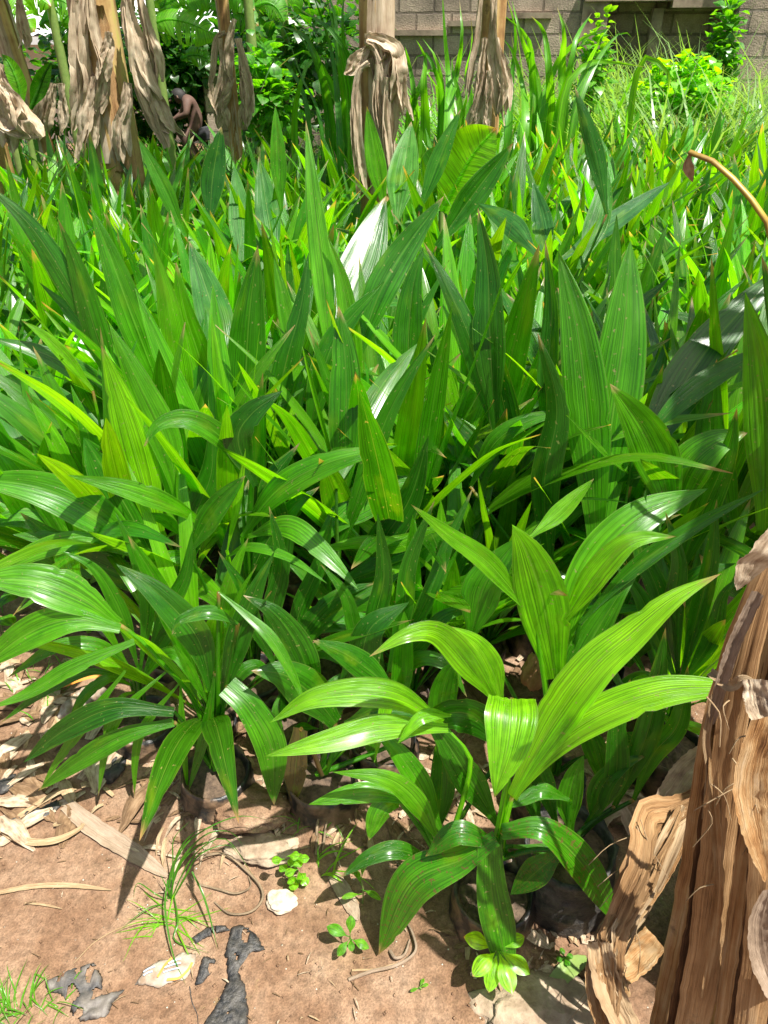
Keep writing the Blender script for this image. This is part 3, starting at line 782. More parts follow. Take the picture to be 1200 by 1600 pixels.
hero('slim palm seedling crowded with upright dark blades in the middle of the front gap', (600, 1120), [
    (t, [(w_, .0, o, pts, {})]) for t, w_, o, pts in [
    (.15, 40, .06, S(600,1060, 585,980, 600,900, 590,800)), (.2, 36, .08, S(605,1060, 630,960, 640,880, 680,780)), (.3, 30, .04, S(595,1060, 560,1000, 540,930, 500,880)), (.4, 30, -.06, S(610,1080, 650,1030, 700,1040, 730,1090)),
    (.25, 34, .02, S(600,1070, 660,1000, 700,960, 760,950)), (.35, 26, -.08, S(590,1080, 550,1060, 510,1080, 480,1130)), (.2, 30, .1, S(610,1050, 670,930, 700,850, 740,760)), (.45, 24, -.08, S(600,1090, 585,1110, 575,1150, 590,1200))]])
hero('slim palm seedling of narrow shaded blades close beside the dry trunk', (1060, 1130), [
    (t, [(w_, .0, o, pts, {})]) for t, w_, o, pts in [
    (.15, 40, .06, S(1060,1060, 1050,960, 1060,880, 1040,800)), (.2, 36, .08, S(1065,1060, 1090,960, 1110,880, 1120,780)), (.2, 36, .04, S(1055,1060, 1020,980, 1000,930, 960,880)), (.3, 30, -.03, S(1050,1090, 1010,1060, 970,1080, 940,1130)),
    (.25, 34, .02, S(1065,1070, 1110,1000, 1130,930, 1160,900)), (.2, 40, .1, S(1060,1050, 1030,930, 1000,850, 1010,760))]])
hero('slim palm seedling of dark narrow blades under the arching pair in the front', (440, 1090), [
    (t, [(w_, .0, o, pts, {})]) for t, w_, o, pts in [
    (.12, 38, .06, S(440,1040, 425,960, 440,880, 420,790)), (.15, 34, .08, S(445,1040, 470,950, 500,880, 520,800)), (.2, 30, .04, S(435,1050, 400,980, 380,920, 340,860)), (.35, 26, -.06, S(450,1060, 490,1020, 530,1030, 560,1070)),
    (.3, 26, -.06, S(430,1060, 400,1040, 370,1060, 350,1110)), (.18, 36, .05, S(445,1050, 480,980, 530,930, 590,910)), (.4, 18, -.1, S(440,1080, 430,1110, 440,1160, 450,1200))]])
# farther blades that catch the eye
hero('palm seedling with a broad very dark blade below the thin banana stem', (355, 520), [
    (.08, [(44, .0, .1, S(328,350, 332,280, 346,198), dict(roll=.0, p=2.2))]),
    (.42, [(42, .0, .45, S(380,425, 375,340, 366,258), dict(fold=.08))], dict(col=(.045, .17, .03))),
    (.4, [(46, .0, .42, S(432,420, 418,330, 404,243), dict(fold=.08))], dict(col=(.045, .17, .03))),
    (.4, [(30, .0, .05, S(290,370, 255,290, 214,212), dict())]),
    (.5, [(30, .0, .05, S(440,330, 435,240, 430,165), dict())]),
    ], Y0=3.2, group='palm seedlings standing out in the back rows', bag=False)
hero('palm seedling with tall pale lit blade beneath the collared banana stem', (640, 480), [
    (.5, [(56, .0, .5, S(620,350, 630,270, 643,190), dict(fold=.08))], dict(col=(.06, .2, .03))),
    (.55, [(38, .0, .05, S(602,330, 585,240, 573,165), dict())]),
    (.22, [(52, .0, .1, S(682,385, 735,310, 803,222), dict())]),
    (.3, [(34, .0, .1, S(655,330, 690,240, 720,170), dict())]),
    ], Y0=3.3, group='palm seedlings standing out in the back rows', bag=False)
hero('palm seedling with long bluish blade slanting before pale crossed blades', (870, 500), [
    (.3, [(38, .0, .5, S(878,405, 955,350, 1048,283), dict())], dict(col=(.03, .13, .03))),
    (.4, [(40, .0, .35, S(838,398, 800,352, 746,317), dict())], dict(col=(.045, .17, .04))),
    (.35, [(40, .02, .35, S(855,410, 848,350, 833,284), dict())], dict(col=(.035, .14, .035))),
    (.15, [(34, .0, .1, S(948,335, 930,240, 898,135), dict())]),
    (.3, [(44, .0, .4, S(905,420, 935,340, 950,260), dict())]),
    ], Y0=2.9, group='palm seedlings standing out in the back rows', bag=False)

# ---- the crowded rest of the plot: nine seedlings, copied with their leaves
def proto(seed):
    rr = random.Random(seed)
    out = []
    nl = rr.randint(11, 15)
    for i in range(nl):
        f_ = i / (nl - 1)                       # 0 outer .. 1 inner
        az = i * 2.399 + rr.uniform(-.3, .3)
        L = rr.uniform(.58, .9) + .2 * math.sin(math.pi * (.25 + .6 * f_))
        el = math.radians(51 + 36 * f_ + rr.uniform(-9, 5))
        bend = rr.choice([.15, .25, .35, .5, .8, 1.25]) * (1.15 - .7 * f_)
        d = Vector((math.cos(az), math.sin(az), 0)); sd = Vector((-d.y, d.x, 0))
        pts, e = [Vector((0, 0, .14)) + d * .01], el
        for s in range(6):
            pts.append(pts[-1] + (d * math.cos(e) + Vector((0, 0, 1)) * math.sin(e)) * (L / 6))
            e -= bend / 6 * (0.4 + s * .35)
        mb = MB()
        W = rr.uniform(.058, .112)
        kind = rr.random()
        if kind < .42:
            tube(mb, [pts[0], pts[1]], [.006, .005], k=5, n=3)
            ribbon(mb, pts[1:], W, side=sd, roll=rr.uniform(-.3, .3), twist=rr.uniform(-.5, .5), fold=rr.uniform(.06, .3), pleat=.04, npl=rr.choice((3, 4, 5, 6)), nick=True, n=18, m=12,
                   s0=.2, peak=rr.uniform(.38, .55), p=rr.uniform(1.6, 2.4), wave=.025, seed=rr.randint(0, 9999))
        elif True:
            tube(mb, [pts[0], pts[1], pts[2].lerp(pts[1], .4)], [.006, .005], k=5, n=4)
            for sgn in (-1, 1):
                div = rr.uniform(.1, .3)
                lob = []
                for s, q in enumerate(pts[1:]):
                    k = s / 5
                    lob.append(q + sd * (sgn * (W * .3 * min(1, k * 2.2) + div * L * .6 * max(0, k - .3) ** 1.25)) + Vector((0, 0, -.05 * L * max(0, k - .5) * rr.uniform(0, 2))))
                ribbon(mb, lob, W * .82, side=sd, roll=-sgn * rr.uniform(.1, .5), twist=sgn * rr.uniform(-.4, .3), fold=.06, pleat=.045, npl=rr.choice((3, 4, 5)), nick=True, n=18, m=10,
                       s0=.25, peak=rr.uniform(.4, .55), p=rr.uniform(1.7, 2.4), wave=.02, seed=rr.randint(0, 9999))
        else:                                   # older leaf split into leaflets
            tube(mb, pts, [.006, .0045, .003], k=5, n=10)
            sp = crom(pts, 14)
            for q in range(5, 14):
                for sgn in (-1, 1):
                    T = (sp[q + 1] - sp[q - 1]).normalized()
                    o = (T * .8 + sd * sgn * .6).normalized(); ln = L * rr.uniform(.3, .42)
                    ribbon(mb, [sp[q], sp[q] + o * ln * .5 + Vector((0, 0, .01)), sp[q] + o * ln + Vector((0, 0, -.05))], rr.uniform(.02, .034), side=T, fold=.2, pleat=0, n=6, m=4, s0=.4, seed=q)
        out.append((mb, tone(.34 + .2 * f_ + rr.uniform(-.2, .26))))
    return out

def exists_clear(x, y, d):
    return all((x - h.x) ** 2 + (y - h.y) ** 2 > d * d for h in HEROES)

BAN = []     # banana stem spots, filled below
BAN_PX = [(180, 5.2), (590, 4.3), (760, 5.3), (367, 6.2), (78, 6.1), (-30, 5.0)]
for px, Y in BAN_PX:
    q = P(px, 200, Y); BAN.append((q.x, q.y))

protos = []
for s in range(12):
    root = empty('palm_seedling', (0, 0, 0))
    for mb, c in proto(100 + s * 7):
        mb.build('leaf', M_PALM, root, color=c)
    make_bag(root, seed=s)
    protos.append([root, False])

spots = []
rr = random.Random(5)
y = 1.75
row = 0
while y < 7.4:
    half = .50 * y + .34
    x = -half - .1 + (row % 2) * .19
    while x < half + .25:
        sx, sy = x + rr.uniform(-.09, .09), y + rr.uniform(-.09, .09)
        ok = exists_clear(sx, sy, .15) and all((sx - a) ** 2 + (sy - b) ** 2 > .27 ** 2 for a, b in BAN)
        if sx < -.95 and sy < 2.35: ok = False               # path along the plot
        if sy > 5.9 and sx < .5: ok = False
        if sy > 5.2 and abs(sx - P(590, 200, 5.3).x) < .0: ok = False
        if sy > 4.6 and abs(sx / sy - ray(297, 190).x / ray(297, 190).y) < .0: ok = False
        if ok: spots.append((sx, sy))
        x += .325
    y += .305; row += 1
# fill seedlings standing between the described ones in front
for sx, sy in ((.3, 1.62), (-.05, 1.8), (.5, 1.68), (.85, 1.7), (.3, 1.95), (-.2, 2.05), (.68, 1.95), (.08, 1.42), (-.62, 1.62), (-.22, 1.25), (-.72, 1.85), (-.5, 1.5), (-.1, 1.62), (.16, 1.5), (.75, 1.35), (.02, 1.3), (-.45, 1.32), (.42, 1.78), (.12, 1.85), (-.3, 1.45)):
    if exists_clear(sx, sy, .12): spots.append((sx, sy))

NEAR = {0: 'thick banana stem with big tan dead leaves', 1: 'banana stem with the pale folded collar', 2: 'slim banana stem beside the blocks wall',
        3: 'thin banana stem near the bent-over person'}
used_near = {}
order = sorted(range(len(spots)), key=lambda i: spots[i][1])
closest = {}
for k in NEAR:
    bx, by = BAN[k]
    c = sorted((i for i in order if spots[i][1] < by and abs(spots[i][0] - bx) < .3), key=lambda i: by - spots[i][1])
    if c and c[0] not in closest: closest[c[0]] = k
for i in order:
    sx, sy = spots[i]
    pr = protos[rr.randrange(len(protos))]
    src = pr[0]
    s = rr.uniform(.84, 1.12) if sy > 1.7 else rr.uniform(.6, .75)
    if sy > 4.4 and abs(sx / sy - ray(293, 190).x / ray(293, 190).y) < .05: s = .93      # low ones before the person
    lean = rr.uniform(-.1, .1), rr.uniform(-.1, .1)
    if sx < -.35 * sy: lean = (lean[0], lean[1] - .16)
    if pr[1]:
        r2 = src.copy(); COL.objects.link(r2)
        kids = []
        for ch in list(src.children):
            c2 = ch.copy(); COL.objects.link(c2); c2.parent = r2; kids.append(c2)
            for g_ in list(ch.children):
                c3 = g_.copy(); COL.objects.link(c3); c3.parent = c2
    else:
        r2 = src; pr[1] = True; kids = list(src.children)
    j = rr.uniform(.72, 1.25)
    for ch in kids:
        k = j * rr.uniform(.8, 1.2); yl = rr.uniform(.8, 1.2)
        c0 = ch.color
        ch.color = (c0[0] * k * yl, c0[1] * k, c0[2] * k, 1)
    r2.location = (sx, sy, 0); r2.rotation_euler = (lean[0], lean[1], rr.uniform(0, 6.28)); r2.scale = (s, s, s)
    if i in closest:
        tag(r2, 'palm seedling directly in front of the ' + NEAR[closest[i]], 'palm seedling', 'palm seedlings just before banana stems')
    elif sy < 2.0:
        tag(r2, 'palm seedling wedged between the described front seedlings, mostly hidden behind their blades', 'palm seedling', 'hidden palm seedlings of the second rank')
    elif sy < 3.9:
        tag(r2, 'green palm seedling in the crowded middle of the nursery plot', 'palm seedling', 'palm seedlings crowding the middle')
    else:
        tag(r2, 'small-looking palm seedling in the sunlit back rows of the nursery plot', 'palm seedling', 'palm seedlings of the back rows')
for pr in protos:
    if not pr[1]:
        for ch in list(pr[0].children_recursive): bpy.data.objects.remove(ch)
        bpy.data.objects.remove(pr[0])
# ------------------------------------------------------------------ banana plants
def dead_leaf(root, pts, W, seed, mat=None, crumple=.09, stalk=True, col=None, fold=.5):
    rr = random.Random(seed)
    mb = MB()
    if stalk:
        k = max(2, int(len(pts) * .6))
        tube(mb, [pts[0]] + list(pts[1:k]), [.016, .011, .007], k=6, ridge=.15)
    off = Vector((1, 0, 0))
    for q in range(4):
        w = W * rr.uniform(.34, .62); dx = rr.uniform(-.3, .3) * W; sh = rr.uniform(.0, .3)
        pp = [Vector(p) for p in pts]
        n_ = len(pp) - 1
        pp = [p + off * (dx * (i / n_)) + Vector((rr.uniform(-.1, .1) * W, rr.uniform(-.16, .05) * W, 0)) for i, p in enumerate(pp)]
        pp[-1] = pp[-1].lerp(pp[-2], sh)
        ribbon(mb, pp, w, roll=rr.uniform(-.7, .7), twist=rr.uniform(-1.4, 1.4), fold=rr.choice([.5, -.5, .2]), pleat=.07, npl=3, n=30, m=10, s0=.35, peak=.6, p=2.4,
               rag=.1, crumple=crumple, wave=.1, seed=seed * 7 + q, endw=.1)
    return mb.build('dead_leaf', mat or M_DEAD, root, origin=root.location)

def banana_leaf(mb, pts, W, up=None, roll=0.0, seed=0, fold=-.35, torn=.25, side=None):
    rr = random.Random(seed)
    n = 34
    sp = crom(pts, n)
    S0 = None
    for half in (-1, 1):
        tear = set(rr.sample(range(4, n - 2), int(torn * 16)))
        i = 0
        cuts = [0] + sorted(tear) + [n]
        for a, b in zip(cuts, cuts[1:]):
            if b - a < 1: continue
            V, U = [], []
            dr = rr.uniform(-.22, .22) if torn > .1 else rr.uniform(-.04, .04)
            rows = b - a + 1
            for i in range(a, b + 1):
                c = sp[i]; T = (sp[min(n, i + 1)] - sp[max(0, i - 1)]).normalized()
                S = (side - T * side.dot(T)) if side is not None else T.cross(CAMP - c)
                S.normalize()
                N = S.cross(T)
                if side is None and N.dot(CAMP - c) < 0: N = -N
                S2 = S * math.cos(roll) + N * math.sin(roll); N2 = N * math.cos(roll) - S * math.sin(roll)
                v = i / n
                w = W * .5 * prof(v, .25, .4, 2.6)
                gap = .06 if (i == b and b != n) else 0.0
                for j in range(6):
                    u = j / 5
                    q = c + S2 * (half * u * w) + N2 * (w * (fold * u * u + dr * u * u)) - T * (gap * u * W) + T * (.25 * u * w)
                    V.append(q); U.append((.5 + half * .5 * u, v))
            mb.grid(V, U, rows, 6)
    tube(mb, pts, [.014, .009, .004], k=6, n=16)

def crown_leaves(root, top, n, L, seed, skip=None, elmin=62):
    rr = random.Random(seed)
    for i in range(n):
        az = 2.0 + 2.6 * i / max(1, n - 1) + rr.uniform(-.2, .2)      # fronds lean away from the sun side
        d = Vector((math.cos(az), math.sin(az), 0)); sd = Vector((-d.y, d.x, 0))
        e = math.radians(rr.uniform(elmin, 75)); pts = [top.copy()]; l = L * rr.uniform(.8, 1.15)
        for s in range(7):
            pts.append(pts[-1] + (d * math.cos(e) + Vector((0, 0, math.sin(e)))) * l / 7); e -= rr.uniform(.14, .24)
        mb = MB(); banana_leaf(mb, pts[1:], .5, side=sd, seed=seed * 31 + i, torn=.6)
        tube(mb, pts[:2], [.025, .016], k=6)
        mb.build('leaf', M_BAN, root, origin=root.location, color=tone(rr.uniform(.3, .7)))

def banana(idx, label, wpx, h, seed, green=.2, dead=(), nleaf=5, L=1.5, lean=0.0, crown=True):
    px, Y = BAN_PX[idx]
    q = P(px, 200, Y)
    base = Vector((q.x, q.y, 0))
    root = empty('banana_plant', base)
    tag(root, label, 'banana plant', 'banana plants behind the palm seedlings')
    r = .5 * wpx * pxm(q)
    mb = MB()
    top = base + Vector((lean * h, 0, h))
    tube(mb, [base + Vector((0, 0, -.05)), base.lerp(top, .33), base.lerp(top, .66), top], [r * 1.25, r * 1.1, r, r * .8], k=18, n=24, ridge=.05, nr=5)
    mb.build('pseudostem', M_STEM, root, origin=base)
    rr = random.Random(seed)
    for i in range(5):          # overlapping old sheaths hugging the stem
        th = rr.uniform(0, 6.28) if i > 1 else -1.57 + rr.uniform(-.9, .9)
        z1 = rr.uniform(.25, .95) * h; z0 = max(0, z1 - rr.uniform(.7, 1.4))
        d = Vector((math.cos(th), math.sin(th), 0)); sd = Vector((-d.y, d.x, 0))
        pts = [base + Vector((lean * z, 0, z)) + d * (r * k) for z, k in ((z0, 1.22), ((z0 + z1) / 2, 1.13), (z1 - .05, 1.08), (z1, 1.3))]
        m2 = MB(); ribbon(m2, pts, r * rr.uniform(1.0, 1.7), side=sd, fold=-.35, pleat=.06, n=20, m=10, s0=.9, peak=.3, p=4, rag=.12, crumple=.05, seed=seed + i, endw=.3)
        m2.build('sheath', M_SHEATH if i % 2 else M_DEAD, root, origin=base)
    for k, (W, dy, pts) in enumerate(dead):
        p3 = [P(a, b, Y - r * 1.0 - dy) for a, b in pts]
        dead_leaf(root, p3, W * pxm(p3[1]), seed * 10 + k)
    if crown:
        crown_leaves(root, top, nleaf, L, seed)
    return root

banana(0, 'thick tan banana plant draped in big papery dead leaves, before the bent-over person', 62, 3.0, 3, dead=[
    (62, .03, S(197,-40, 205,30, 222,90, 232,140, 262,232)), (46, .06, S(196,-20, 208,60, 224,110, 246,170)), (40, .02, S(210,-30, 232,40, 244,90, 252,135)),
    (52, .03, S(128,-40, 127,20, 130,80, 135,130, 124,212)), (40, .06, S(140,-10, 150,50, 165,105, 158,150, 150,182)), (44, .05, S(150,120, 145,160, 140,200, 132,255)),
    (36, .05, S(200,130, 198,160, 190,200, 196,262)), (30, .08, S(170,50, 172,70, 165,95, 160,130)), (50, .0, S(225,120, 245,150, 255,185, 275,215))], nleaf=6)
banana(1, 'brown banana plant with a pale folded collar of dead leaf and long hanging strips', 50, 2.8, 5, dead=[
    (58, .03, S(575,60, 595,64, 612,80, 604,110, 598,170)), (40, .05, S(572,66, 585,72, 590,95, 592,150, 598,230, 604,300)), (34, .02, S(582,70, 562,90, 554,110, 546,118)),
    (30, .05, S(576,98, 562,110, 555,150, 558,220, 566,320)), (28, .06, S(590,100, 588,160, 596,220, 606,290)), (30, .03, S(616,70, 624,110, 628,150, 636,190)),
    (50, .0, S(585,90, 590,150, 585,210, 590,300)), (44, .0, S(600,90, 606,140, 610,190, 604,260)), (24, .08, S(604,120, 603,170, 607,240, 612,300))], nleaf=5)
banana(2, 'slim yellow-green banana plant wrapped in crumpled brown leaf, near the block wall', 34, 2.8, 8, dead=[
    (22, .03, S(752,-20, 746,50, 738,100, 728,160)), (34, .05, S(770,0, 772,60, 774,120, 779,200)), (34, .03, S(745,130, 752,150, 745,180, 738,210)), (30, .06, S(775,60, 785,110, 790,140, 786,180)),
    (28, .05, S(758,60, 752,100, 748,140, 735,190)), (28, .07, S(765,110, 764,140, 760,170, 762,205))], nleaf=4)
banana(3, 'thin banana plant with dry leaf rags hanging at both sides, beside the bent-over person', 18, 2.7, 9, dead=[
    (16, .03, S(352,50, 338,60, 332,110, 328,140)), (34, .05, S(330,130, 332,150, 345,175, 347,203)), (26, .06, S(344,60, 348,110, 345,150, 340,185)), (34, .03, S(372,60, 382,110, 386,140, 396,190)),
    (30, .07, S(362,120, 356,140, 352,160, 350,178)), (26, .07, S(366,30, 360,60, 358,100, 362,130)), (30, .04, S(380,110, 388,140, 382,170, 378,205))], nleaf=4)
banana(4, 'leaning reddish-brown banana plant with grey dead leaves heaped round its foot', 30, 2.8, 12, lean=-.1, dead=[
    (40, .03, S(80,130, 74,160, 70,190, 66,218)), (34, .05, S(95,130, 100,160, 104,190, 100,215)), (30, .05, S(66,140, 62,170, 50,200, 44,222)), (26, .05, S(28,-20, 36,40, 40,60, 36,80))], nleaf=4)
banana(5, 'banana plant cut by the picture edge, its heap of dead leaves slumped onto the seedlings', 60, 2.6, 14, dead=[
    (70, .05, S(-20,110, 8,150, 40,190, 62,222)), (60, .06, S(-25,130, 0,170, 12,200, 20,240)), (50, .1, S(5,130, 20,160, 28,190, 40,215)), (40, .03, S(0,100, 6,140, 2,170, 6,225)), (50, .08, S(-10,160, 10,190, 30,200, 55,215))], nleaf=4)

# young green banana leaves standing among the seedlings
def sucker(label, parts, Y, px, group='young banana shoots'):
    q = P(px[0], px[1], Y); base = Vector((q.x, q.y, 0)); root = empty('banana_shoot', base)
    tag(root, label, 'banana shoot', group)
    mb = MB(); tube(mb, [base + Vector((0, 0, -.03)), base + Vector((0, 0, .5)), P(*parts[0][2][0], Y)], [.045, .03, .015], k=8)
    mb.build('pseudostem', M_PETIOLE, root, origin=base)
    for k, (W, tn, pts, kw) in enumerate(parts):
        n = len(pts); p3 = [P(a, b, Y + kw.get('o', 0) * i / (n - 1)) for i, (a, b) in enumerate(pts)]
        mb = MB(); banana_leaf(mb, p3, W * pxm(p3[n // 2]), roll=kw.get('roll', 0), seed=k + 3, fold=kw.get('fold', -.2), torn=kw.get('torn', 0))
        mb.build('leaf', M_BAN, root, origin=base, color=tone(tn))
    return root
sucker('young banana shoot with a glowing yellow-green half-unrolled leaf among the seedlings', [
    (92, 1.0, S(690,330, 712,290, 740,240, 775,200), dict(fold=.35, roll=.2, o=-.1)), (62, .3, S(668,300, 676,280, 690,255, 702,228), dict(fold=.1))], 3.9, (690, 420))
sucker('young banana shoot with two upright leaves at the foot of the leaning brown banana plant', [
    (26, .6, S(36,165, 28,130, 15,100, 3,85), dict(fold=.3)), (24, .35, S(48,170, 58,145, 70,115, 80,98), dict(fold=.3))], 5.4, (44, 230))

# green banana plants farther back
def far_banana(label, px, Y, leaves, stem=(0, 12)):
    q = P(px, 150, Y); base = Vector((q.x, q.y, 0)); root = empty('banana_plant', base)
    tag(root, label, 'banana plant', 'green banana plants at the back')
    top = base + Vector((0, 0, 2.3))
    mb = MB(); tube(mb, [base, top], [.055, .04], k=10, n=8); mb.build('pseudostem', M_PETIOLE, root, origin=base)
    for k, (W, tn, pts, roll) in enumerate(leaves):
        p3 = [P(a, b, Y + .1 * k) for a, b in pts]
        mb = MB(); banana_leaf(mb, p3, W * pxm(p3[1]), roll=roll, seed=k + int(px), fold=-.35, torn=.45)
        mb.build('leaf', M_BAN, root, origin=base, color=tone(tn + .25))
    crown_leaves(root, top, 4, 1.5, int(px) + 5, elmin=45)
far_banana('green banana plant whose broad torn leaf arches level above the person', 255, 9.0, [
    (58, .4, S(228,42, 262,30, 300,38, 342,58), .5), (40, .3, S(250,10, 290,-8, 330,-2, 350,20), .4), (38, .45, S(262,70, 256,40, 250,10, 240,-20), .2), (46, .2, S(345,25, 320,5, 300,0, 280,10), .3),
    (30, .25, S(282,92, 300,86, 316,88, 330,96), .3)])
far_banana('green banana plant with drooping leaves before the pale shed', 452, 9.4, [
    (64, .35, S(380,60, 410,48, 440,55, 478,78), .4), (50, .5, S(395,100, 420,88, 445,96, 470,112), .5), (44, .3, S(420,20, 440,0, 470,-5, 500,10), .4), (46, .3, S(372,18, 390,0, 410,-12, 430,-14), .3)])
far_banana('green banana plant with leaves crossing behind the leaning brown stem', 108, 8.6, [
    (56, .35, S(60,10, 85,-2, 110,10, 128,40), .4), (46, .5, S(96,40, 112,20, 120,0, 122,-25), .3), (44, .25, S(62,40, 80,30, 100,40, 118,66), .4), (40, .35, S(120,40, 135,30, 150,40, 165,70), .3)])
far_banana('green banana plant at the picture edge with pale lit leaves', 5, 8.3, [
    (60, .55, S(-30,40, 0,20, 30,25, 55,50), .4), (44, .35, S(-20,80, 0,66, 20,72, 40,92), .5), (50, .6, S(10,10, 30,-5, 55,-6, 80,10), .3)])
far_banana('green banana plant with a dark leaf above the thin stem', 400, 8.0, [
    (44, .2, S(330,0, 350,-12, 372,-6, 398,16), .3), (46, .15, S(340,30, 360,18, 380,22, 404,40), .4), (40, .3, S(398,10, 416,4, 432,12, 444,34), .3)])

# ------------------------------------------------------------------ tall grass, bush, undergrowth
def grass_clump(name, label, px, Y, blades, seed, group, W=22, cat='tall grass', tn=(.35, .75), n_extra=40, hmax=1.3):
    q = P(px, 200, Y); base = Vector((q.x, q.y, 0)); root = empty(name, base); tag(root, label, cat, group)
    rr = random.Random(seed)
    for k, (W2, t, pts) in enumerate(blades):
        p3 = [P(a, b, Y + rr.uniform(-.3, .3)) for a, b in pts]
        p3 = [Vector((p3[0].x + rr.uniform(-.05, .05), p3[0].y, 0)), Vector((p3[0].x, p3[0].y, p3[0].z * .5))] + p3
        mb = MB(); ribbon(mb, p3, W2 * pxm(p3[1]), roll=rr.uniform(-.6, .6), fold=.25, pleat=0, n=18, m=4, s0=.5, peak=.35, p=1.5, twist=rr.uniform(-.8, .8), seed=k)
        mb.build('blade', M_GRASS, root, origin=base, color=tone(t))
    mb = MB()
    for k in range(n_extra):
        b0 = base + Vector((rr.gauss(0, .18), rr.gauss(0, .18), 0)); az = rr.uniform(0, 6.28); L = rr.uniform(.5, 1) * hmax
        d = Vector((math.cos(az), math.sin(az), 0)); e = rr.uniform(1.1, 1.5); pts = [b0]
        for s in range(5):
            pts.append(pts[-1] + (d * math.cos(e) + Vector((0, 0, math.sin(e)))) * L / 5); e -= rr.uniform(.1, .5)
        ribbon(mb, pts, rr.uniform(.014, .03), side=Vector((-d.y, d.x, 0)), fold=.25, pleat=0, n=8, m=2, s0=.6, peak=.4, p=1.5)
    o = mb.build('foliage', M_GRASS, root, origin=base, color=tone(sum(tn) / 2)); o['kind'] = 'stuff'
    return root
grass_clump('grass_clump', 'tall dark-green reedy grass beside the collared banana stem', 515, 5.6, [
    (12, .3, S(500,190, 470,120, 450,60, 425,10)), (13, .35, S(520,200, 505,120, 480,60, 440,40)), (12, .45, S(540,180, 530,100, 520,40, 505,-30)), (12, .3, S(530,190, 520,90, 500,20, 480,-30)),
    (14, .4, S(545,190, 540,100, 535,30, 540,-30)), (13, .5, S(530,170, 500,100, 470,80, 430,110)), (11, .35, S(510,170, 490,90, 470,60, 455,30)), (12, .55, S(460,190, 470,130, 490,90, 540,95)),
    (10, .3, S(480,170, 455,110, 430,90, 405,150)), (12, .3, S(550,170, 548,100, 520,50, 470,15)), (11, .5, S(545,160, 530,80, 520,10, 500,-20))], 3, 'tall grass clumps', n_extra=60)
grass_clump('grass_clump', 'pale broad-bladed grass standing between the two middle banana stems', 675, 6.2, [
    (20, .7, S(665,180, 662,130, 665,90, 650,62)), (18, .75, S(690,180, 688,130, 680,90, 660,60)), (18, .6, S(700,190, 700,120, 695,60, 690,-30)), (18, .7, S(720,190, 715,140, 705,100, 720,80)),
    (16, .6, S(650,190, 648,150, 640,100, 632,70)), (16, .65, S(700,180, 712,120, 722,60, 718,0)), (18, .7, S(720,190, 730,150, 740,120, 756,100)), (14, .5, S(690,160, 680,110, 660,80, 640,110)),
    (15, .8, S(640,180, 655,140, 668,110, 690,118)), (14, .6, S(735,170, 730,120, 738,70, 735,20))], 4, 'tall grass clumps', n_extra=60)
grass_clump('grass_clump', 'bright arching cane grass in front of the wall to the right of the slim banana', 840, 6.4, [
    (16, .6, S(835,190, 832,120, 825,60, 782,20)), (16, .7, S(860,180, 858,110, 850,50, 830,25)), (18, .75, S(880,180, 878,100, 882,50, 870,10)), (15, .6, S(850,170, 870,100, 910,60, 960,42)),
    (13, .8, S(885,140, 920,100, 960,98, 1010,105)), (12, .8, S(1000,100, 1040,110, 1044,140, 1040,165)), (16, .7, S(840,160, 830,100, 815,60, 800,0)), (15, .65, S(820,190, 815,130, 800,80, 785,60)),
    (13, .55, S(870,180, 890,110, 900,60, 925,20)), (12, .6, S(900,180, 930,100, 970,50, 988,60)), (12, .65, S(900,170, 915,110, 940,60, 955,40)), (14, .5, S(795,190, 800,120, 806,50, 790,-10))], 6, 'tall grass clumps', n_extra=70)

def blade_field(name, n, xr, yr, hr, wr, seed, tn, clump=.35, patch=1.6):
    rr = random.Random(seed); mb = MB()
    cnt = 0
    while cnt < n:
        y = rr.uniform(*yr); x = rr.uniform(*xr) * (y / yr[1]) if xr[0] < 0 else rr.uniform(*xr)
        if noise.noise(Vector((x * patch, y * patch, seed))) < -clump + rr.uniform(-.2, .2): cnt += .3; continue
        az = rr.uniform(0, 6.28); L = rr.uniform(*hr) * (1 + .4 * noise.noise(Vector((x * 1.1, y * 1.1, 9))))
        d = Vector((math.cos(az), math.sin(az), 0)); e = rr.uniform(1.05, 1.5); pts = [Vector((x, y, 0))]
        for s in range(4):
            pts.append(pts[-1] + (d * math.cos(e) + Vector((0, 0, math.sin(e)))) * L / 4); e -= rr.uniform(.1, .65)
        sd = Vector((-d.y, d.x, 0)); w = rr.uniform(*wr)
        V, U = [], []
        for i, q in enumerate(pts):
            ww = w * (1, .95, .75, .4, .02)[i]
            V += [q - sd * ww * .5, q + sd * ww * .5]; U += [(0.2, i / 4), (.8, i / 4)]
        mb.grid(V, U, 5, 2)
        cnt += 1
    o = mb.build(name, M_GRASS, color=tone(tn)); tag(o, 'matted field of grass between the nursery plot and the wall', 'grass', kind='stuff')
    return o
o = blade_field('grass', 7500, (1.3, 7.5), (6.3, 11.5), (.95, 1.75), (.018, .045), 3, .6); o.color = (.15, .3, .06, 1)
o['label'] = 'pale matted grass between the nursery plot and the wall'
o = blade_field('grass', 6500, (1.3, 7.5), (6.3, 11.5), (.8, 1.5), (.016, .034), 5, .4, clump=.1); o['label'] = 'darker grass mixed through the field before the wall'
o = blade_field('grass', 9000, (-6.5, 1.5), (6.6, 12.5), (.3, .6), (.014, .03), 8, .25); o['label'] = 'shaded grass under the banana plants'

o = blade_field('grass', 2600, (1.8, 7.0), (9.0, 10.2), (1.4, 2.1), (.018, .04), 12, .6, clump=.6); o.color = (.15, .3, .06, 1); o['label'] = 'tall pale grass standing along the foot of the wall'
o = blade_field('grass', 700, (.1, 2.6), (7.6, 9.6), (1.2, 1.8), (.025, .05), 15, .65, clump=.6); o['label'] = 'tall broad-bladed grass behind the middle banana stems'

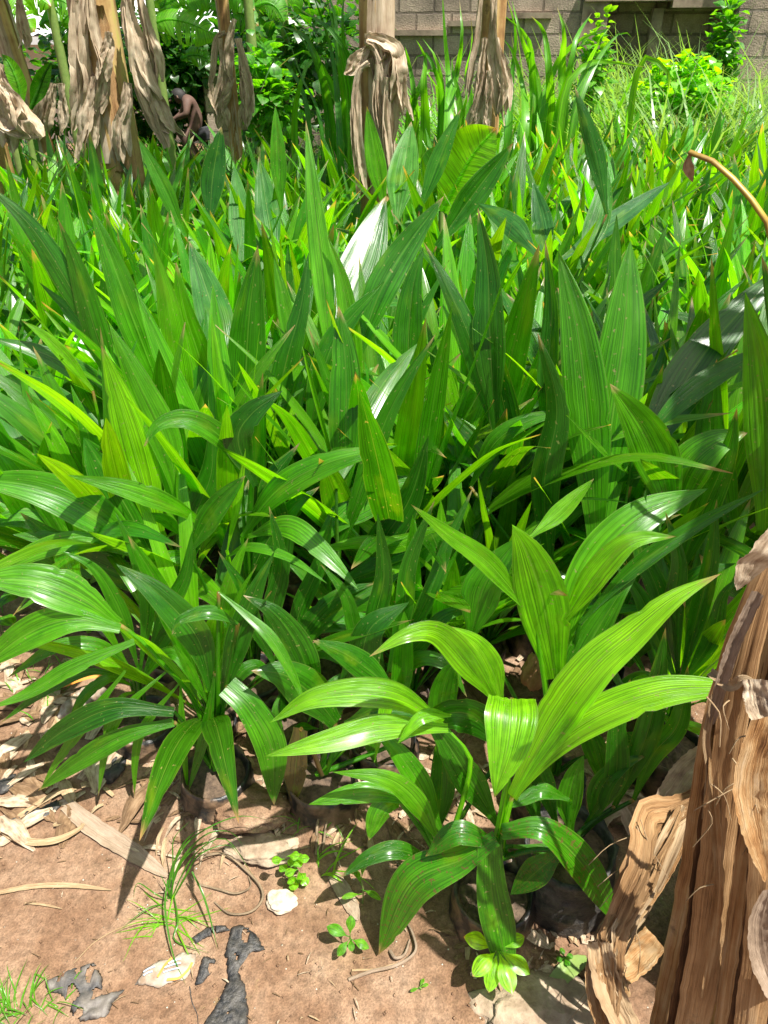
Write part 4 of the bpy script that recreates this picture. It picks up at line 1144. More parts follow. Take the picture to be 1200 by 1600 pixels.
def leafy(mb, c, rad, n, size, rr, squash=1.0, shell=.35):
    for k in range(n):
        while True:
            d = Vector((rr.gauss(0, 1), rr.gauss(0, 1), rr.gauss(0, 1)))
            if d.length > .1: break
        d.normalize()
        q = c + Vector((d.x * rad[0], d.y * rad[1], d.z * rad[2])) * (rr.uniform(shell, 1) * (1 + .35 * noise.noise(d * 2.5 + c)))
        if q.z < .03: q.z = rr.uniform(.03, .3)
        s = size * rr.uniform(.6, 1.3)
        T = (d + Vector((rr.uniform(-1, 1), rr.uniform(-1, 1), rr.uniform(-.9, .4)))).normalized(); Sd = T.cross(Vector((rr.uniform(-.4, .4), rr.uniform(-.4, .4), 1))).normalized(); N = Sd.cross(T)
        V, U = [], []
        for i, (w, z) in enumerate(((.05, 0), (.42, .06), (.46, .05), (.28, -.04), (.01, -.16))):
            v = i / 4; c0 = q + T * (v * s) + N * (z * s)
            V += [c0 - Sd * w * s + N * (.1 * s * w), c0, c0 + Sd * w * s + N * (.1 * s * w)]; U += [(.5 - w, v), (.5, v), (.5 + w, v)]
        mb.grid(V, U, 5, 3)

def bush(name, label, cat, parts, tn, size, seed, group=None, stem=True):
    rr = random.Random(seed)
    c0 = parts[0][0]; root = empty(name, (c0.x, c0.y, 0)); tag(root, label, cat, group)
    mb = MB()
    for c, rad, n in parts: leafy(mb, c, rad, n, size, rr)
    o = mb.build('foliage', M_WEED, root, origin=root.location, color=tone(tn))
    if stem:
        mb = MB()
        for c, rad, n in parts:
            for k in range(4):
                e = c + Vector((rr.uniform(-.6, .6) * rad[0], rr.uniform(-.6, .6) * rad[1], rr.uniform(-.2, .6) * rad[2]))
                tube(mb, [Vector((c0.x + rr.uniform(-.1, .1), c0.y, 0)), (Vector((c0.x, c0.y, .2)) + e) / 2, e], [.018, .01, .004], k=5)
        mb.build('stem', M_TWIG, root, origin=root.location)
    return root
bush('leafy_bush', 'bright yellow-green leafy bush glowing in the grass field before the wall', 'bush', [
    (P(1050, 124, 8.3), (.24, .3, .14), 170), (P(1092, 118, 8.1), (.2, .3, .1), 110), (P(1022, 148, 8.2), (.2, .3, .16), 120), (P(1064, 100, 8.2), (.1, .12, .1), 40), (P(1035, 105, 8.2), (.07, .1, .08), 22),
    (P(1112, 146, 8.0), (.16, .25, .12), 90), (P(1065, 160, 8.1), (.34, .3, .16), 190), (P(1092, 96, 8.1), (.06, .1, .1), 20)], .9, .085, 4)
bush('climbing_plant', 'dark leafy creeper climbing the corner beside the pale wall pier', 'creeper', [
    (P(1128, 70, 9.1), (.16, .2, .4), 260), (P(1120, 100, 9.0), (.2, .2, .3), 200)], .4, .09, 5)
bush('leafy_weed', 'slender leafy weed in front of the wall by the arching cane grass', 'weed', [
    (P(930, 90, 8.0), (.12, .15, .35), 110), (P(925, 130, 8.0), (.18, .2, .3), 130)], .65, .09, 6)
bush('leafy_weed', 'broad-leaved weed at the foot of the thin banana stem', 'weed', [
    (P(405, 130, 7.2), (.25, .25, .3), 220), (P(420, 160, 7.0), (.3, .25, .3), 260)], .45, .1, 7)
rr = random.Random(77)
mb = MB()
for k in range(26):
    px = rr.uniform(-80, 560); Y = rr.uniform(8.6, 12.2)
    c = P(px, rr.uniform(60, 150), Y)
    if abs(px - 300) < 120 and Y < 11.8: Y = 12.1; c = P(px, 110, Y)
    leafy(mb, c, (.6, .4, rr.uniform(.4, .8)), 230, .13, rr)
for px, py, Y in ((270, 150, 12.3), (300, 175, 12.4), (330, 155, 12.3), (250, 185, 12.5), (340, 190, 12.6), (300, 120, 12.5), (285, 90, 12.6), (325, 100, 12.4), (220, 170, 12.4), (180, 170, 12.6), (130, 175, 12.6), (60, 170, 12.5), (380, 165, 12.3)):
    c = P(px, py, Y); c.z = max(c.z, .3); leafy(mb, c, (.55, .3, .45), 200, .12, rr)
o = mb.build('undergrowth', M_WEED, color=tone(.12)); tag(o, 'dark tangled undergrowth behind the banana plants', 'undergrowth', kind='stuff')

# ------------------------------------------------------------------ block wall, pier, shed
wl, wr_ = P(545, 60, 11.6), P(1300, 60, 10.4)
d = Vector((wr_.x - wl.x, wr_.y - wl.y, 0)); WL = d.length; ang = math.atan2(d.y, d.x)
def wx(px):   # distance along the wall at a photo column
    r0 = ray(px, 60); a = Vector((r0.x, r0.y)); b = Vector((d.x, d.y)) / WL; c = Vector((wl.x, wl.y))
    den = a.x * (-b.y) - a.y * (-b.x)
    t = (c.x * (-b.y) - c.y * (-b.x)) / den
    return (Vector((a.x * t, a.y * t)) - c).dot(b)
wall = empty('boundary_wall', (wl.x, wl.y, 0)); wall.rotation_euler = (0, 0, ang)
tag(wall, 'weathered grey concrete block wall with a dark recessed bay, at the back of the plot', 'wall')
def wbox(name, x0, x1, y0, y1, z0, z1, mat):
    mb = MB(); mb.box((x0, y0, z0), (x1, y1, z1)); return mb.build(name, mat, wall, smooth=False)
xa, xb, xc = wx(905), wx(945), wx(1138)
wbox('block_panel', -1.5, xa, 0, .2, 0, 2.9, M_BLOCK)
wbox('column', xa, xb, -.06, .22, 0, 2.1, M_CONC)
wbox('recessed_panel', xb - .3, xc + .2, .45, .6, 0, 2.9, M_BLOCK)
wbox('lintel', xb - .3, wx(1040), -.1, .62, 1.97, 2.25, M_CONC)
wbox('lintel', wx(1040), xc, -.14, .62, 1.9, 2.2, M_CONC)
wbox('buttress', wx(1015), wx(1032), .1, .448, 0, 1.9, M_CONC)
wbox('pier', xc, WL + .5, -.32, .2, 0, 3.0, M_BLOCK2)
wbox('opening', wx(893), xa - .02, -.012, .05, .95, 1.65, M_CONC)
mb = MB()
for k, (a, b, z, ml) in enumerate(((600, 700, 1.62, 0), (700, 780, 1.72, 0), (780, 860, 1.8, 0))):
    x0, x1 = wx(a), wx(b)
    mb.box((x0, -.07, z), (x1 - .01, -.002, z + .06))
mb.build('ledge', M_CONC, wall, smooth=False)

# low wall and shed behind the bananas
q0, q1 = P(385, 130, 12.0), P(560, 120, 12.5)
lw = empty('low_wall', (q0.x, q0.y, 0)); tag(lw, 'low tan block wall glimpsed behind the banana leaves', 'wall')
lw.rotation_euler = (0, 0, math.atan2(q1.y - q0.y, q1.x - q0.x))
mb = MB(); mb.box((-.6, 0, 0), ((q1 - q0).length + .4, .18, P(470, 98, 12.2).z)); mb.build('block_panel', M_BLOCK2, lw, smooth=False)
mb = MB(); zt = P(470, 98, 12.2).z; mb.box((-.65, -.04, zt + .002), ((q1 - q0).length + .45, .22, zt + .08)); mb.build('coping', M_CONC, lw, smooth=False)
q0 = P(290, 60, 14.0); shed = empty('shed', (q0.x, 14.6, 0)); tag(shed, 'pale shed with a white sheet roof showing between banana leaves', 'shed')
mb = MB(); mb.box((-7, .1, 0), (3.2, 3.0, 1.62)); mb.build('wall', M_PLASTER, shed, smooth=False)
mb = MB(); V, U = [], []
for i in range(2):
    for j in range(221):
        x = -7.3 + j * .05; V.append(Vector((x, -.35 + i * 3.6, 1.64 + i * .9 + .02 * math.sin(j * math.pi / 2)))); U.append((x, i))
mb.grid(V, U, 2, 221); mb.build('roof', M_ROOF, shed)
mb = MB(); mb.box((-7.3, -.37, 1.5), (3.7, -.33, 1.61)); mb.build('fascia', M_ROOF, shed, smooth=False)
mb = MB(); mb.box((.9, .06, .9), (1.9, .098, 1.45)); mb.build('window', M_CLOTH, shed, smooth=False)

# ------------------------------------------------------------------ person bending at the back
def person():
    Y = 11.0
    K = pxm(P(295, 175, Y))
    hip = P(314, 206, Y)
    def at(px, py, dx=0.0, dy=0.0): return P(px, py, Y + dy)
    J = {}
    ch = [ # name, parent, pos, radius
        ('pelvis', None, at(313, 204), .115), ('waist', 'pelvis', at(309, 188), .105), ('chest', 'waist', at(300, 170), .125), ('upper', 'chest', at(294, 159), .105),
        ('neck', 'upper', at(286, 156), .052), ('skull', 'neck', at(279, 152), .075), ('face', 'skull', at(273, 156), .062),
        ('shl', 'upper', at(292, 160, 0, -.17), .062), ('ell', 'shl', at(291, 179, 0, -.24), .043), ('wrl', 'ell', at(276, 184, 0, -.2), .03),
        ('shr', 'upper', at(293, 160, 0, .17), .062), ('elr', 'shr', at(284, 178, 0, .26), .043), ('wrr', 'elr', at(272, 187, 0, .2), .03),
        ('kl', 'pelvis', at(288, 214, 0, -.16), .075), ('al', 'kl', Vector((hip.x - .06, Y - .14, .09)), .045), ('tl', 'al', Vector((hip.x - .24, Y - .15, .04)), .035),
        ('kr', 'pelvis', at(290, 216, 0, .16), .075), ('ar', 'kr', Vector((hip.x - .04, Y + .14, .09)), .045), ('tr', 'ar', Vector((hip.x - .22, Y + .15, .04)), .035)]
    for side, wr in (('l', 'wrl'), ('r', 'wrr')):
        w0 = [c[2] for c in ch if c[0] == wr][0]; s = -1 if side == 'l' else 1
        pm = w0 + Vector((-.07, 0, -.03)); ch.append(('p' + side, wr, pm, .028))
        for k in range(4):
            b = pm + Vector((-.035, s * (.018 * (k - 1.5)), -.012)); ch.append((f'f{side}{k}a', 'p' + side, b, .010))
            ch.append((f'f{side}{k}b', f'f{side}{k}a', b + Vector((-.028, 0, -.02)), .009)); ch.append((f'f{side}{k}c', f'f{side}{k}b', b + Vector((-.032, 0, -.045)), .008))
        b = pm + Vector((.01, -s * .03, -.02)); ch.append((f't{side}', 'p' + side, b, .011)); ch.append((f'u{side}', f't{side}', b + Vector((-.03, -s * .01, -.02)), .009))
    ids = {c[0]: i for i, c in enumerate(ch)}
    base = Vector((hip.x - .1, Y, 0))
    me = bpy.data.meshes.new('person')
    me.from_pydata([tuple(c[2] - base) for c in ch], [(ids[c[1]], ids[c[0]]) for c in ch if c[1]], [])
    o = bpy.data.objects.new('person', me); COL.objects.link(o); o.location = base
    sk = o.modifiers.new('skin', 'SKIN'); sk.use_smooth_shade = True
    for i, c in enumerate(ch):
        me.skin_vertices[0].data[i].radius = (c[3], c[3]); me.skin_vertices[0].data[i].use_root = (i == 0)
    sb = o.modifiers.new('sub', 'SUBSURF'); sb.levels = 2; sb.render_levels = 2
    dg = bpy.context.evaluated_depsgraph_get(); m2 = bpy.data.meshes.new_from_object(o.evaluated_get(dg))
    o.modifiers.clear(); o.data = m2; m2.materials.clear(); m2.materials.append(M_SKIN)
    m2.polygons.foreach_set('use_smooth', [True] * len(m2.polygons))
    tag(o, 'dark-skinned bare-backed person bending down to work among the plants', 'person')
    # close-cropped hair cap, ears and shorts
    hc = [c[2] for c in ch if c[0] == 'skull'][0]; fc = [c[2] for c in ch if c[0] == 'face'][0]
    fwd = (fc - hc).normalized()
    mb = MB(); V, U = [], []
    upv = Vector((.55, 0, .83)).normalized()
    a1 = Vector((0, 1, 0)); a2 = upv.cross(a1)
    for i in range(9):
        ph = i / 8 * 1.5
        for j in range(20):
            th = 2 * math.pi * j / 20
            V.append(hc + (upv * math.cos(ph) * 1.12 + (a1 * math.cos(th) * .92 + a2 * math.sin(th) * 1.15) * math.sin(ph)) * .093); U.append((j / 20, i / 8))
    mb.grid(V, U, 9, 20, closed=True); mb.build('hair', M_HAIR, o, origin=base)
    mb = MB()
    for s in (-1, 1):
        tube(mb, [hc + Vector((.005, s * .085, -.02)), hc + Vector((.012, s * .1, .0)), hc + Vector((.002, s * .09, .025))], [.008, .014, .008], k=6, cap=True)
    mb.build('ear', M_SKIN, o, origin=base)
    mb = MB(); tube(mb, [fc + Vector((-.04, 0, .0)), fc + Vector((-.072, 0, -.022))], [.012, .016], k=8, cap=True); mb.build('nose', M_SKIN, o, origin=base)
    mb = MB()
    for s in (-1, 1): tube(mb, [fc + Vector((-.045, s * .03, .022)), fc + Vector((-.06, s * .03, .018))], [.012, .006], k=8, cap=True)
    mb.build('eye', M_HAIR, o, origin=base)
    mb = MB(); pel = ch[0][2]
    tube(mb, [ch[1][2].lerp(pel, .75), pel, pel + Vector((.0, 0, -.11))], [.108, .122, .11], k=16, n=10, cap=True); mb.build('shorts', M_CLOTH, o, origin=base)
    for s in ('kl', 'kr'):
        kp = ch[ids[s]][2]
        pass
person()
# ------------------------------------------------------------------ dry banana plant at the right edge
bx, by = 0.73, 0.75
trunk = empty('banana_plant', (bx, by, 0))
tag(trunk, 'big dry banana trunk of peeling orange-brown sheaths close to the camera', 'banana plant')
mb = MB(); tube(mb, [Vector((bx, by, -.1)), Vector((bx + .03, by + .01, .6)), Vector((bx + .17, by + .03, 1.3)), Vector((bx + .55, by + .12, 2.3))], [.15, .14, .125, .1], k=28, n=40, ridge=.04, nr=6)
mb.build('pseudostem', M_STEM, trunk, origin=trunk.location)
def strip(pts, W, seed, mat=M_SHEATH, fold=-.2, name='sheath', crumple=.03, p=5, s0=.85, rag=.1, roll=0.0, endw=.35, pleat=.07, twist=0.0, m=18, n=44):
    mb = MB(); ribbon(mb, pts, W, roll=roll, twist=twist, fold=fold, pleat=pleat, npl=7, n=n, m=m, s0=s0, peak=.3, p=p, rag=rag, crumple=crumple, seed=seed, endw=endw)
    return mb.build(name, mat, trunk, origin=trunk.location)
PP = lambda l: [P(a, b, c) for a, b, c in l]
strip(PP([(1025,1660,.60), (1068,1480,.64), (1098,1330,.66), (1122,1180,.68), (1148,1060,.70), (1188,930,.72), (1230,830,.74)]), .062, 1, mat=M_SHEATHP, rag=.06, roll=.15)
strip(PP([(1040,1680,.575), (1082,1480,.615), (1108,1300,.637), (1132,1150,.655), (1170,1000,.675), (1215,850,.71)]), .035, 21, mat=M_SHEATHD, fold=.3, rag=.2)
strip(PP([(1066,1690,.55), (1108,1480,.592), (1133,1300,.612), (1153,1150,.632), (1185,1000,.652), (1225,850,.69)]), .06, 2, mat=M_SHEATH, fold=-.35, roll=-.25)
strip(PP([(1112,1690,.545), (1138,1500,.575), (1160,1330,.592), (1178,1150,.61), (1212,950,.635)]), .028, 22, mat=M_SHEATHP, fold=-.4, roll=.4, rag=.2)
strip(PP([(1128,1690,.535), (1160,1500,.565), (1182,1330,.58), (1200,1150,.597), (1235,950,.625)]), .06, 3, fold=-.3, mat=M_SHEATHD, roll=.2)
strip(PP([(1160,1690,.52), (1190,1480,.55), (1208,1250,.568), (1232,1000,.60)]), .05, 4, mat=M_SHEATH, roll=-.3)
strip(PP([(1215,1690,.51), (1240,1480,.54), (1255,1250,.56), (1270,1000,.59)]), .09, 24, mat=M_SHEATHD)
strip(PP([(1200,1120,.56), (1178,1190,.555), (1172,1240,.55), (1182,1300,.545), (1200,1370,.545)]), .05, 5, mat=M_SHEATHP, fold=.35, crumple=.04, roll=.5, pleat=.03, p=2.5)
strip(PP([(1215,1560,.53), (1190,1500,.53), (1185,1440,.535), (1200,1390,.54)]), .04, 25, mat=M_GREYFIB, fold=.35, crumple=.04, roll=-.4, pleat=.03, p=2.5)
strip(PP([(1120,1100,.665), (1115,1230,.63), (1122,1400,.60), (1098,1560,.57)]), .016, 6, mat=M_SHEATHP, fold=.4, rag=.25)
strip(PP([(1230,815,.66), (1195,862,.655), (1172,885,.66), (1152,922,.665)]), .05, 7, mat=M_DEAD, fold=.15, crumple=.04, roll=.9, p=2.5, endw=.05)
strip(PP([(1185,925,.665), (1150,1000,.66), (1130,1060,.655), (1112,1130,.65)]), .016, 27, mat=M_GREYFIB, fold=.5, crumple=.1)
strip(PP([(1110,1050,.675), (1140,1072,.645), (1165,1062,.637), (1205,1092,.62)]), .014, 8, mat=M_STRAW, fold=.4, p=2.5, endw=.1)
strip(PP([(1118,1085,.66), (1104,1150,.648), (1108,1210,.64), (1098,1280,.64)]), .010, 9, mat=M_STRAW, fold=.4, p=2.5)
strip(PP([(1180,1060,.6), (1184,1100,.59), (1196,1130,.58), (1210,1140,.58)]), .03, 28, mat=M_DEAD, fold=.3, crumple=.08, p=2.5)
# the bent-over rotten stalk at its foot
strip(PP([(1110,1240,.80), (1060,1262,.80), (1012,1270,.78), (1000,1335,.72), (975,1420,.68), (958,1480,.64), (955,1600,.58)]), .048, 11, name='bent_sheath', mat=M_SHEATH, fold=.3, crumple=.05, pleat=.1, rag=.2)
strip(PP([(1100,1252,.79), (1050,1275,.785), (1015,1290,.765), (1000,1350,.71), (965,1430,.67), (945,1490,.635), (955,1600,.58)]), .035, 31, name='bent_sheath', mat=M_SHEATH, fold=.45, crumple=.09, pleat=.12)
strip(PP([(1075,1262,.79), (1050,1330,.74), (1000,1430,.69), (960,1490,.655), (985,1640,.6)]), .022, 12, name='bent_sheath', mat=M_STRAW, fold=.35, crumple=.1, pleat=.2)
strip(PP([(1085,1275,.78), (1040,1370,.72), (985,1450,.67), (955,1500,.645)]), .014, 32, name='bent_sheath', mat=M_SHEATHP, fold=.35, crumple=.1, pleat=.2)
strip(PP([(1050,1300,.76), (1010,1390,.7), (985,1430,.68), (940,1470,.65)]), .010, 33, name='bent_sheath', mat=M_STRAW, fold=.35, crumple=.1, pleat=.2)
strip(PP([(935,1470,.645), (950,1540,.61), (985,1620,.57), (1010,1700,.54)]), .05, 13, name='bent_sheath', mat=M_STRAW, fold=.35, crumple=.1, pleat=.2)
strip(PP([(932,1470,.65), (928,1540,.615), (945,1620,.58), (960,1700,.55)]), .03, 34, name='bent_sheath', mat=M_SHEATHP, fold=.35, crumple=.1, pleat=.2)
strip(PP([(1025,1465,.73), (990,1500,.71), (955,1525,.695), (975,1560,.68)]), .06, 14, name='bent_sheath', mat=M_SHEATHP, fold=.2, crumple=.1)
strip(PP([(1120,1170,.86), (1080,1200,.86), (1050,1240,.84), (1020,1290,.8)]), .05, 15, name='bent_sheath', mat=M_GREYFIB, fold=.3, crumple=.1)
rr = random.Random(9)
for k in range(26):
    mb = MB()
    if k < 15:
        t = rr.random(); a = P(945 + 70 * t + rr.uniform(-20, 30), 1530 - 250 * t, .66 + .1 * t); l = rr.uniform(.05, .13)
        dd = Vector((rr.uniform(-.5, .3), rr.uniform(-.5, .1), rr.uniform(-1, -.1))).normalized()
    else:
        a = P(rr.uniform(1090, 1190), rr.uniform(1050, 1500), .59); l = rr.uniform(.03, .08); dd = Vector((rr.uniform(-.8, .6), rr.uniform(-.5, 0), rr.uniform(-1, -.1))).normalized()
    tube(mb, [a, a + dd * l * .5 + Vector((rr.uniform(-.012, .012), 0, .012)), a + dd * l], [.0011, .0006], k=4, n=6)
    mb.build('fibre', M_STRAW, trunk, origin=trunk.location)
for k in range(9):
    j = lambda: rr.uniform(-14, 14)
    a0 = rr.uniform(0, 50)
    strip(PP([(1085 - a0 + j(), 1262 + a0 * .2 + j() * .5, .785), (1040 + j(), 1330 + j(), .735), (1000 + j() * 1.5, 1400 + j(), .69), (962 + j() * 1.5, 1468 + j(), .65), (955 + j() * 2, 1560 + j() * 2, .605)]), rr.uniform(.004, .010), 60 + k,
          name='fibre', mat=rr.choice((M_STRAW, M_SHEATHP, M_SHEATH)), fold=.4, crumple=.3, rag=.2, p=2.5, m=4, n=24)
# hanging stripped leaf stalk, reaching in from the trunk's crown
mb = MB(); tube(mb, [Vector((bx + .53, by + .12, 2.25)), P(1330, 560, 1.15), P(1200, 350, 1.22), P(1150, 285, 1.26), P(1110, 250, 1.29), P(1077, 238, 1.32)], [.012, .009, .007, .0055, .004], k=9, n=40, ridge=.2, nr=3)
mb.build('leaf_stalk', M_BRSTALK, trunk, origin=trunk.location)
mb = MB(); ribbon(mb, [P(1079, 240, 1.32), P(1075, 255, 1.32), P(1078, 270, 1.32), P(1083, 285, 1.32)], .017, fold=.5, n=12, m=6, s0=.3, crumple=.1, seed=3)
mb.build('dead_leaf', M_STRAW, trunk, origin=trunk.location)
# crown overhead (outside the frame) shades the seedlings beside it
top = Vector((bx + .57, by + .12, 2.32))
for k, (az, L, e0) in enumerate(((20, 1.7, 50), (78, 1.7, 42), (-60, 1.6, 45))):
    a = math.radians(az); dd = Vector((math.cos(a), math.sin(a), 0)); sd = Vector((-dd.y, dd.x, 0)); e = math.radians(e0); pts = [top]
    for s in range(7):
        pts.append(pts[-1] + (dd * math.cos(e) + Vector((0, 0, math.sin(e)))) * L / 7); e -= .2
    mb = MB(); banana_leaf(mb, pts[1:], .5, side=sd, seed=50 + k, torn=.7); tube(mb, pts[:2], [.028, .016], k=6)
    mb.build('leaf', M_BAN, trunk, origin=trunk.location, color=tone(.45))

# ------------------------------------------------------------------ things lying on the soil
def flat_thing(name, label, cat, poly, mat, th=.004, lift=.006, crumple=.008, group=None, res=.008, seed=0, k=5.0, holes=.0):
    """a torn sheet lying on the ground: outline from ground points, crumpled, with thickness"""
    pts = [GP(a, b) for a, b in poly]
    xs = [p.x for p in pts]; ys = [p.y for p in pts]
    c = Vector((sum(xs) / len(xs), sum(ys) / len(ys), 0))
    def inside(x, y):
        r = False; j = len(pts) - 1
        for i in range(len(pts)):
            if (pts[i].y > y) != (pts[j].y > y) and x < (pts[j].x - pts[i].x) * (y - pts[i].y) / (pts[j].y - pts[i].y) + pts[i].x: r = not r
            j = i
        return r
    def H(x, y):
        q = Vector((x * k * 4, y * k * 4, seed))
        return gz(x, y) + lift + crumple * (abs(noise.noise(q)) * 1.2 + abs(noise.noise(q * 2.3)) * .6)
    nx = int((max(xs) - min(xs)) / res) + 2; ny = int((max(ys) - min(ys)) / res) + 2
    mb = MB(); idx = {}
    def vid(i, j):
        if (i, j) not in idx:
            x = min(xs) + i * res + .3 * res * noise.noise(Vector((i * .9, j * .9, seed))); y = min(ys) + j * res + .3 * res * noise.noise(Vector((i * .9, j * .9, seed + 5)))
            idx[i, j] = len(mb.v); mb.v.append(Vector((x, y, H(x, y))))
        return idx[i, j]
    for i in range(nx):
        for j in range(ny):
            if holes and noise.noise(Vector((i * res * 55, j * res * 38, seed * 3.3))) > .62 - holes: continue
            if inside(min(xs) + (i + .5) * res, min(ys) + (j + .5) * res):
                mb.f.append((vid(i, j), vid(i + 1, j), vid(i + 1, j + 1), vid(i, j + 1)))
                mb.uv.append([(a / nx, b / ny) for a, b in ((i, j), (i + 1, j), (i + 1, j + 1), (i, j + 1))])
    if not mb.f: return None
    cnt = {}
    for q in mb.f:
        for a, b in zip(q, q[1:] + q[:1]): cnt[frozenset((a, b))] = cnt.get(frozenset((a, b)), 0) + 1
    for e in [e for e, n_ in cnt.items() if n_ == 1]:
        for vi in e:
            p = mb.v[vi]; best = None
            for a, b in zip(pts, pts[1:] + pts[:1]):
                ab = Vector((b.x - a.x, b.y - a.y)); t = max(0, min(1, (Vector((p.x - a.x, p.y - a.y))).dot(ab) / max(ab.length_squared, 1e-9)))
                qx, qy = a.x + ab.x * t, a.y + ab.y * t; dd = (qx - p.x) ** 2 + (qy - p.y) ** 2
                if best is None or dd < best[0]: best = (dd, qx, qy)
            if best[0] < (res * 1.3) ** 2:
                jx = .9 * res * noise.noise(Vector((p.x * 400, p.y * 400, seed))); mb.v[vi] = Vector((best[1] + jx, best[2] + jx, gz(best[1], best[2]) + lift * .7 + crumple * .4 * abs(noise.noise(Vector((p.x * 90, p.y * 90, seed))))))
    o = mb.build(name, mat, origin=(c.x, c.y, 0))
    sm = o.modifiers.new('thick', 'SOLIDIFY'); sm.thickness = th * .4; sm.offset = 1
    tag(o, label, cat, group)
    return o
GR = 'torn black plastic scraps on the soil'
flat_thing('plastic_scrap', 'long torn strip of black plastic running out of the bottom of the picture', 'plastic scrap', S(362,1452, 378,1448, 398,1462, 415,1487, 392,1490, 384,1502, 372,1520, 384,1545, 388,1580, 386,1640, 300,1650, 322,1600, 345,1565, 358,1530, 352,1495), M_PLASTIC, crumple=.007, group=GR, seed=1, res=.005, holes=.22)
flat_thing('plastic_scrap', 'small frayed bit of black plastic beside the long torn strip', 'plastic scrap', S(318,1496, 338,1502, 330,1520, 315,1538, 306,1540, 312,1515), M_PLASTIC, crumple=.01, group=GR, seed=2, res=.004, holes=.4)
flat_thing('plastic_scrap', 'thin curl of black plastic above the printed wrapper', 'plastic scrap', S(300,1466, 322,1450, 345,1446, 362,1455, 338,1458, 318,1466, 306,1474), M_PLASTIC, crumple=.008, group=GR, seed=3, res=.004, holes=.35)
flat_thing('plastic_scrap', 'ragged grey dusty plastic half buried near the grass at the bottom edge', 'plastic scrap', S(72,1536, 110,1518, 148,1506, 160,1530, 158,1558, 196,1546, 176,1568, 168,1590, 128,1598, 108,1580, 100,1555, 76,1548), M_DUSTY, crumple=.012, group=GR, seed=4, res=.004, holes=.45)
flat_thing('plastic_scrap', 'crumpled black plastic among the dry leaf litter on the path', 'plastic scrap', S(6,1286, 40,1270, 90,1254, 98,1262, 70,1282, 30,1292), M_PLASTIC, crumple=.014, group=GR, seed=5, res=.006)
flat_thing('plastic_scrap', 'small black plastic patch at the very edge of the path', 'plastic scrap', S(-10,1222, 26,1208, 24,1226, 10,1240, -10,1244), M_PLASTIC, crumple=.012, group=GR, seed=6, res=.006)
flat_thing('plastic_scrap', 'black plastic flap in the shade under the drooping leaflets', 'plastic scrap', S(160,1228, 186,1206, 206,1208, 200,1226, 176,1240), M_PLASTIC, crumple=.014, group=GR, seed=7, res=.006)
wrp = flat_thing('wrapper', 'dusty printed food wrapper with orange border and faded blue print', 'wrapper', S(210,1540, 228,1516, 246,1504, 268,1498, 284,1488, 306,1492, 304,1508, 290,1528, 262,1536, 248,1544, 228,1538), M_PAPER, crumple=.006, seed=8, res=.005)
def ground_strip(name, poly, w, mat, parent, lift):
    mb = MB(); pts = [GP(a, b, lift) for a, b in poly]
    sp = crom(pts, 12); V, U = [], []
    for i, c in enumerate(sp):
        T = (sp[min(12, i + 1)] - sp[max(0, i - 1)]).normalized(); Sd = T.cross(Vector((0, 0, 1))).normalized()
        q = gz(c.x, c.y) + lift
        for s in (-1, 1): V.append(Vector((c.x, c.y, q)) + Sd * w * s); U.append((s * .5 + .5, i / 12))
    mb.grid(V, U, 13, 2)
    return mb.build(name, mat, parent, origin=parent.location)
if wrp:
    ground_strip('orange_border', S(247,1530, 258,1512, 270,1500), .0022, M_ORANGE, wrp, .0155)
    ground_strip('orange_border', S(262,1534, 280,1532, 294,1520, 302,1508), .0025, M_ORANGE, wrp, .0155)
    for k, (a, b) in enumerate((((226,1524), (244,1514)), ((226,1529), (240,1522)), ((256,1522), (282,1516)), ((258,1515), (284,1508)), ((264,1509), (284,1501)))):
        ground_strip('faded_print', [a, ((a[0] + b[0]) / 2, (a[1] + b[1]) / 2 - 1), b], .0016, M_BLUEP, wrp, .0158)
wb = flat_thing('wrapper', 'white crumpled foam wrapper with an orange rim on the path', 'wrapper', S(90,1128, 100,1112, 105,1098, 128,1088, 150,1082, 172,1086, 160,1100, 140,1110, 122,1120, 108,1130), M_PAPER, crumple=.03, lift=.01, seed=9, res=.008, k=3)
if wb:
    ground_strip('orange_rim', S(82,1092, 105,1092, 126,1086, 150,1080, 168,1084), .008, M_ORANGE, wb, .05)

def rock(name, label, cat, px, py, r, mat, seed, dz=0.0, world=None, group=None, rough=1.0):
    c = world or GP(px, py); n, k = 26, 44
    mb = MB(); V, U = [], []
    for i in range(n + 1):
        ph = math.pi * i / n
        for j in range(k):
            th = 2 * math.pi * j / k; dv = Vector((math.sin(ph) * math.cos(th), math.sin(ph) * math.sin(th), math.cos(ph)))
            q = 1 + .3 * noise.noise(dv * 1.7 + Vector((seed, 0, 0))) + .16 * rough * noise.noise(dv * 4 + Vector((seed, 3, 0))) + .09 * rough * noise.noise(dv * 9 + Vector((seed, 3, 7)))
            V.append(c + Vector((dv.x * r[0] * q, dv.y * r[1] * q, r[2] * (dv.z * q + .55) + dz))); U.append((j / k, i / n))
    mb.grid(V, U, n + 1, k, closed=True)
    o = mb.build(name, mat, origin=c); tag(o, label, cat, group); return o
rock('stone', 'flat whitish stone lying alone on the sunlit soil', 'stone', 440, 1413, (.036, .026, .010), M_STONE, 3, rough=.35)
rock('soil_lump', 'grey-brown lump of hardened soil at the mouth of the shaded bank', 'soil lump', 415, 1335, (.08, .04, .018), M_CLOD, 5)
rock('soil_lump', 'broad grey fibrous clod at the bottom beside the dry trunk', 'soil lump', 850, 1590, (.13, .07, .018), M_CLOD, 8)
rock('soil_lump', 'shaded brown clod under the low front seedling', 'soil lump', 395, 1290, (.1, .06, .035), M_SOIL, 9)
bp = P(835, 1050, 1.25); 
br = rock('brick_chunk', 'reddish broken brick chunk wedged behind the front seedling', 'brick', 0, 0, (.028, .03, .05), M_BRICK, 4, world=Vector((bp.x, bp.y, bp.z - .03)))

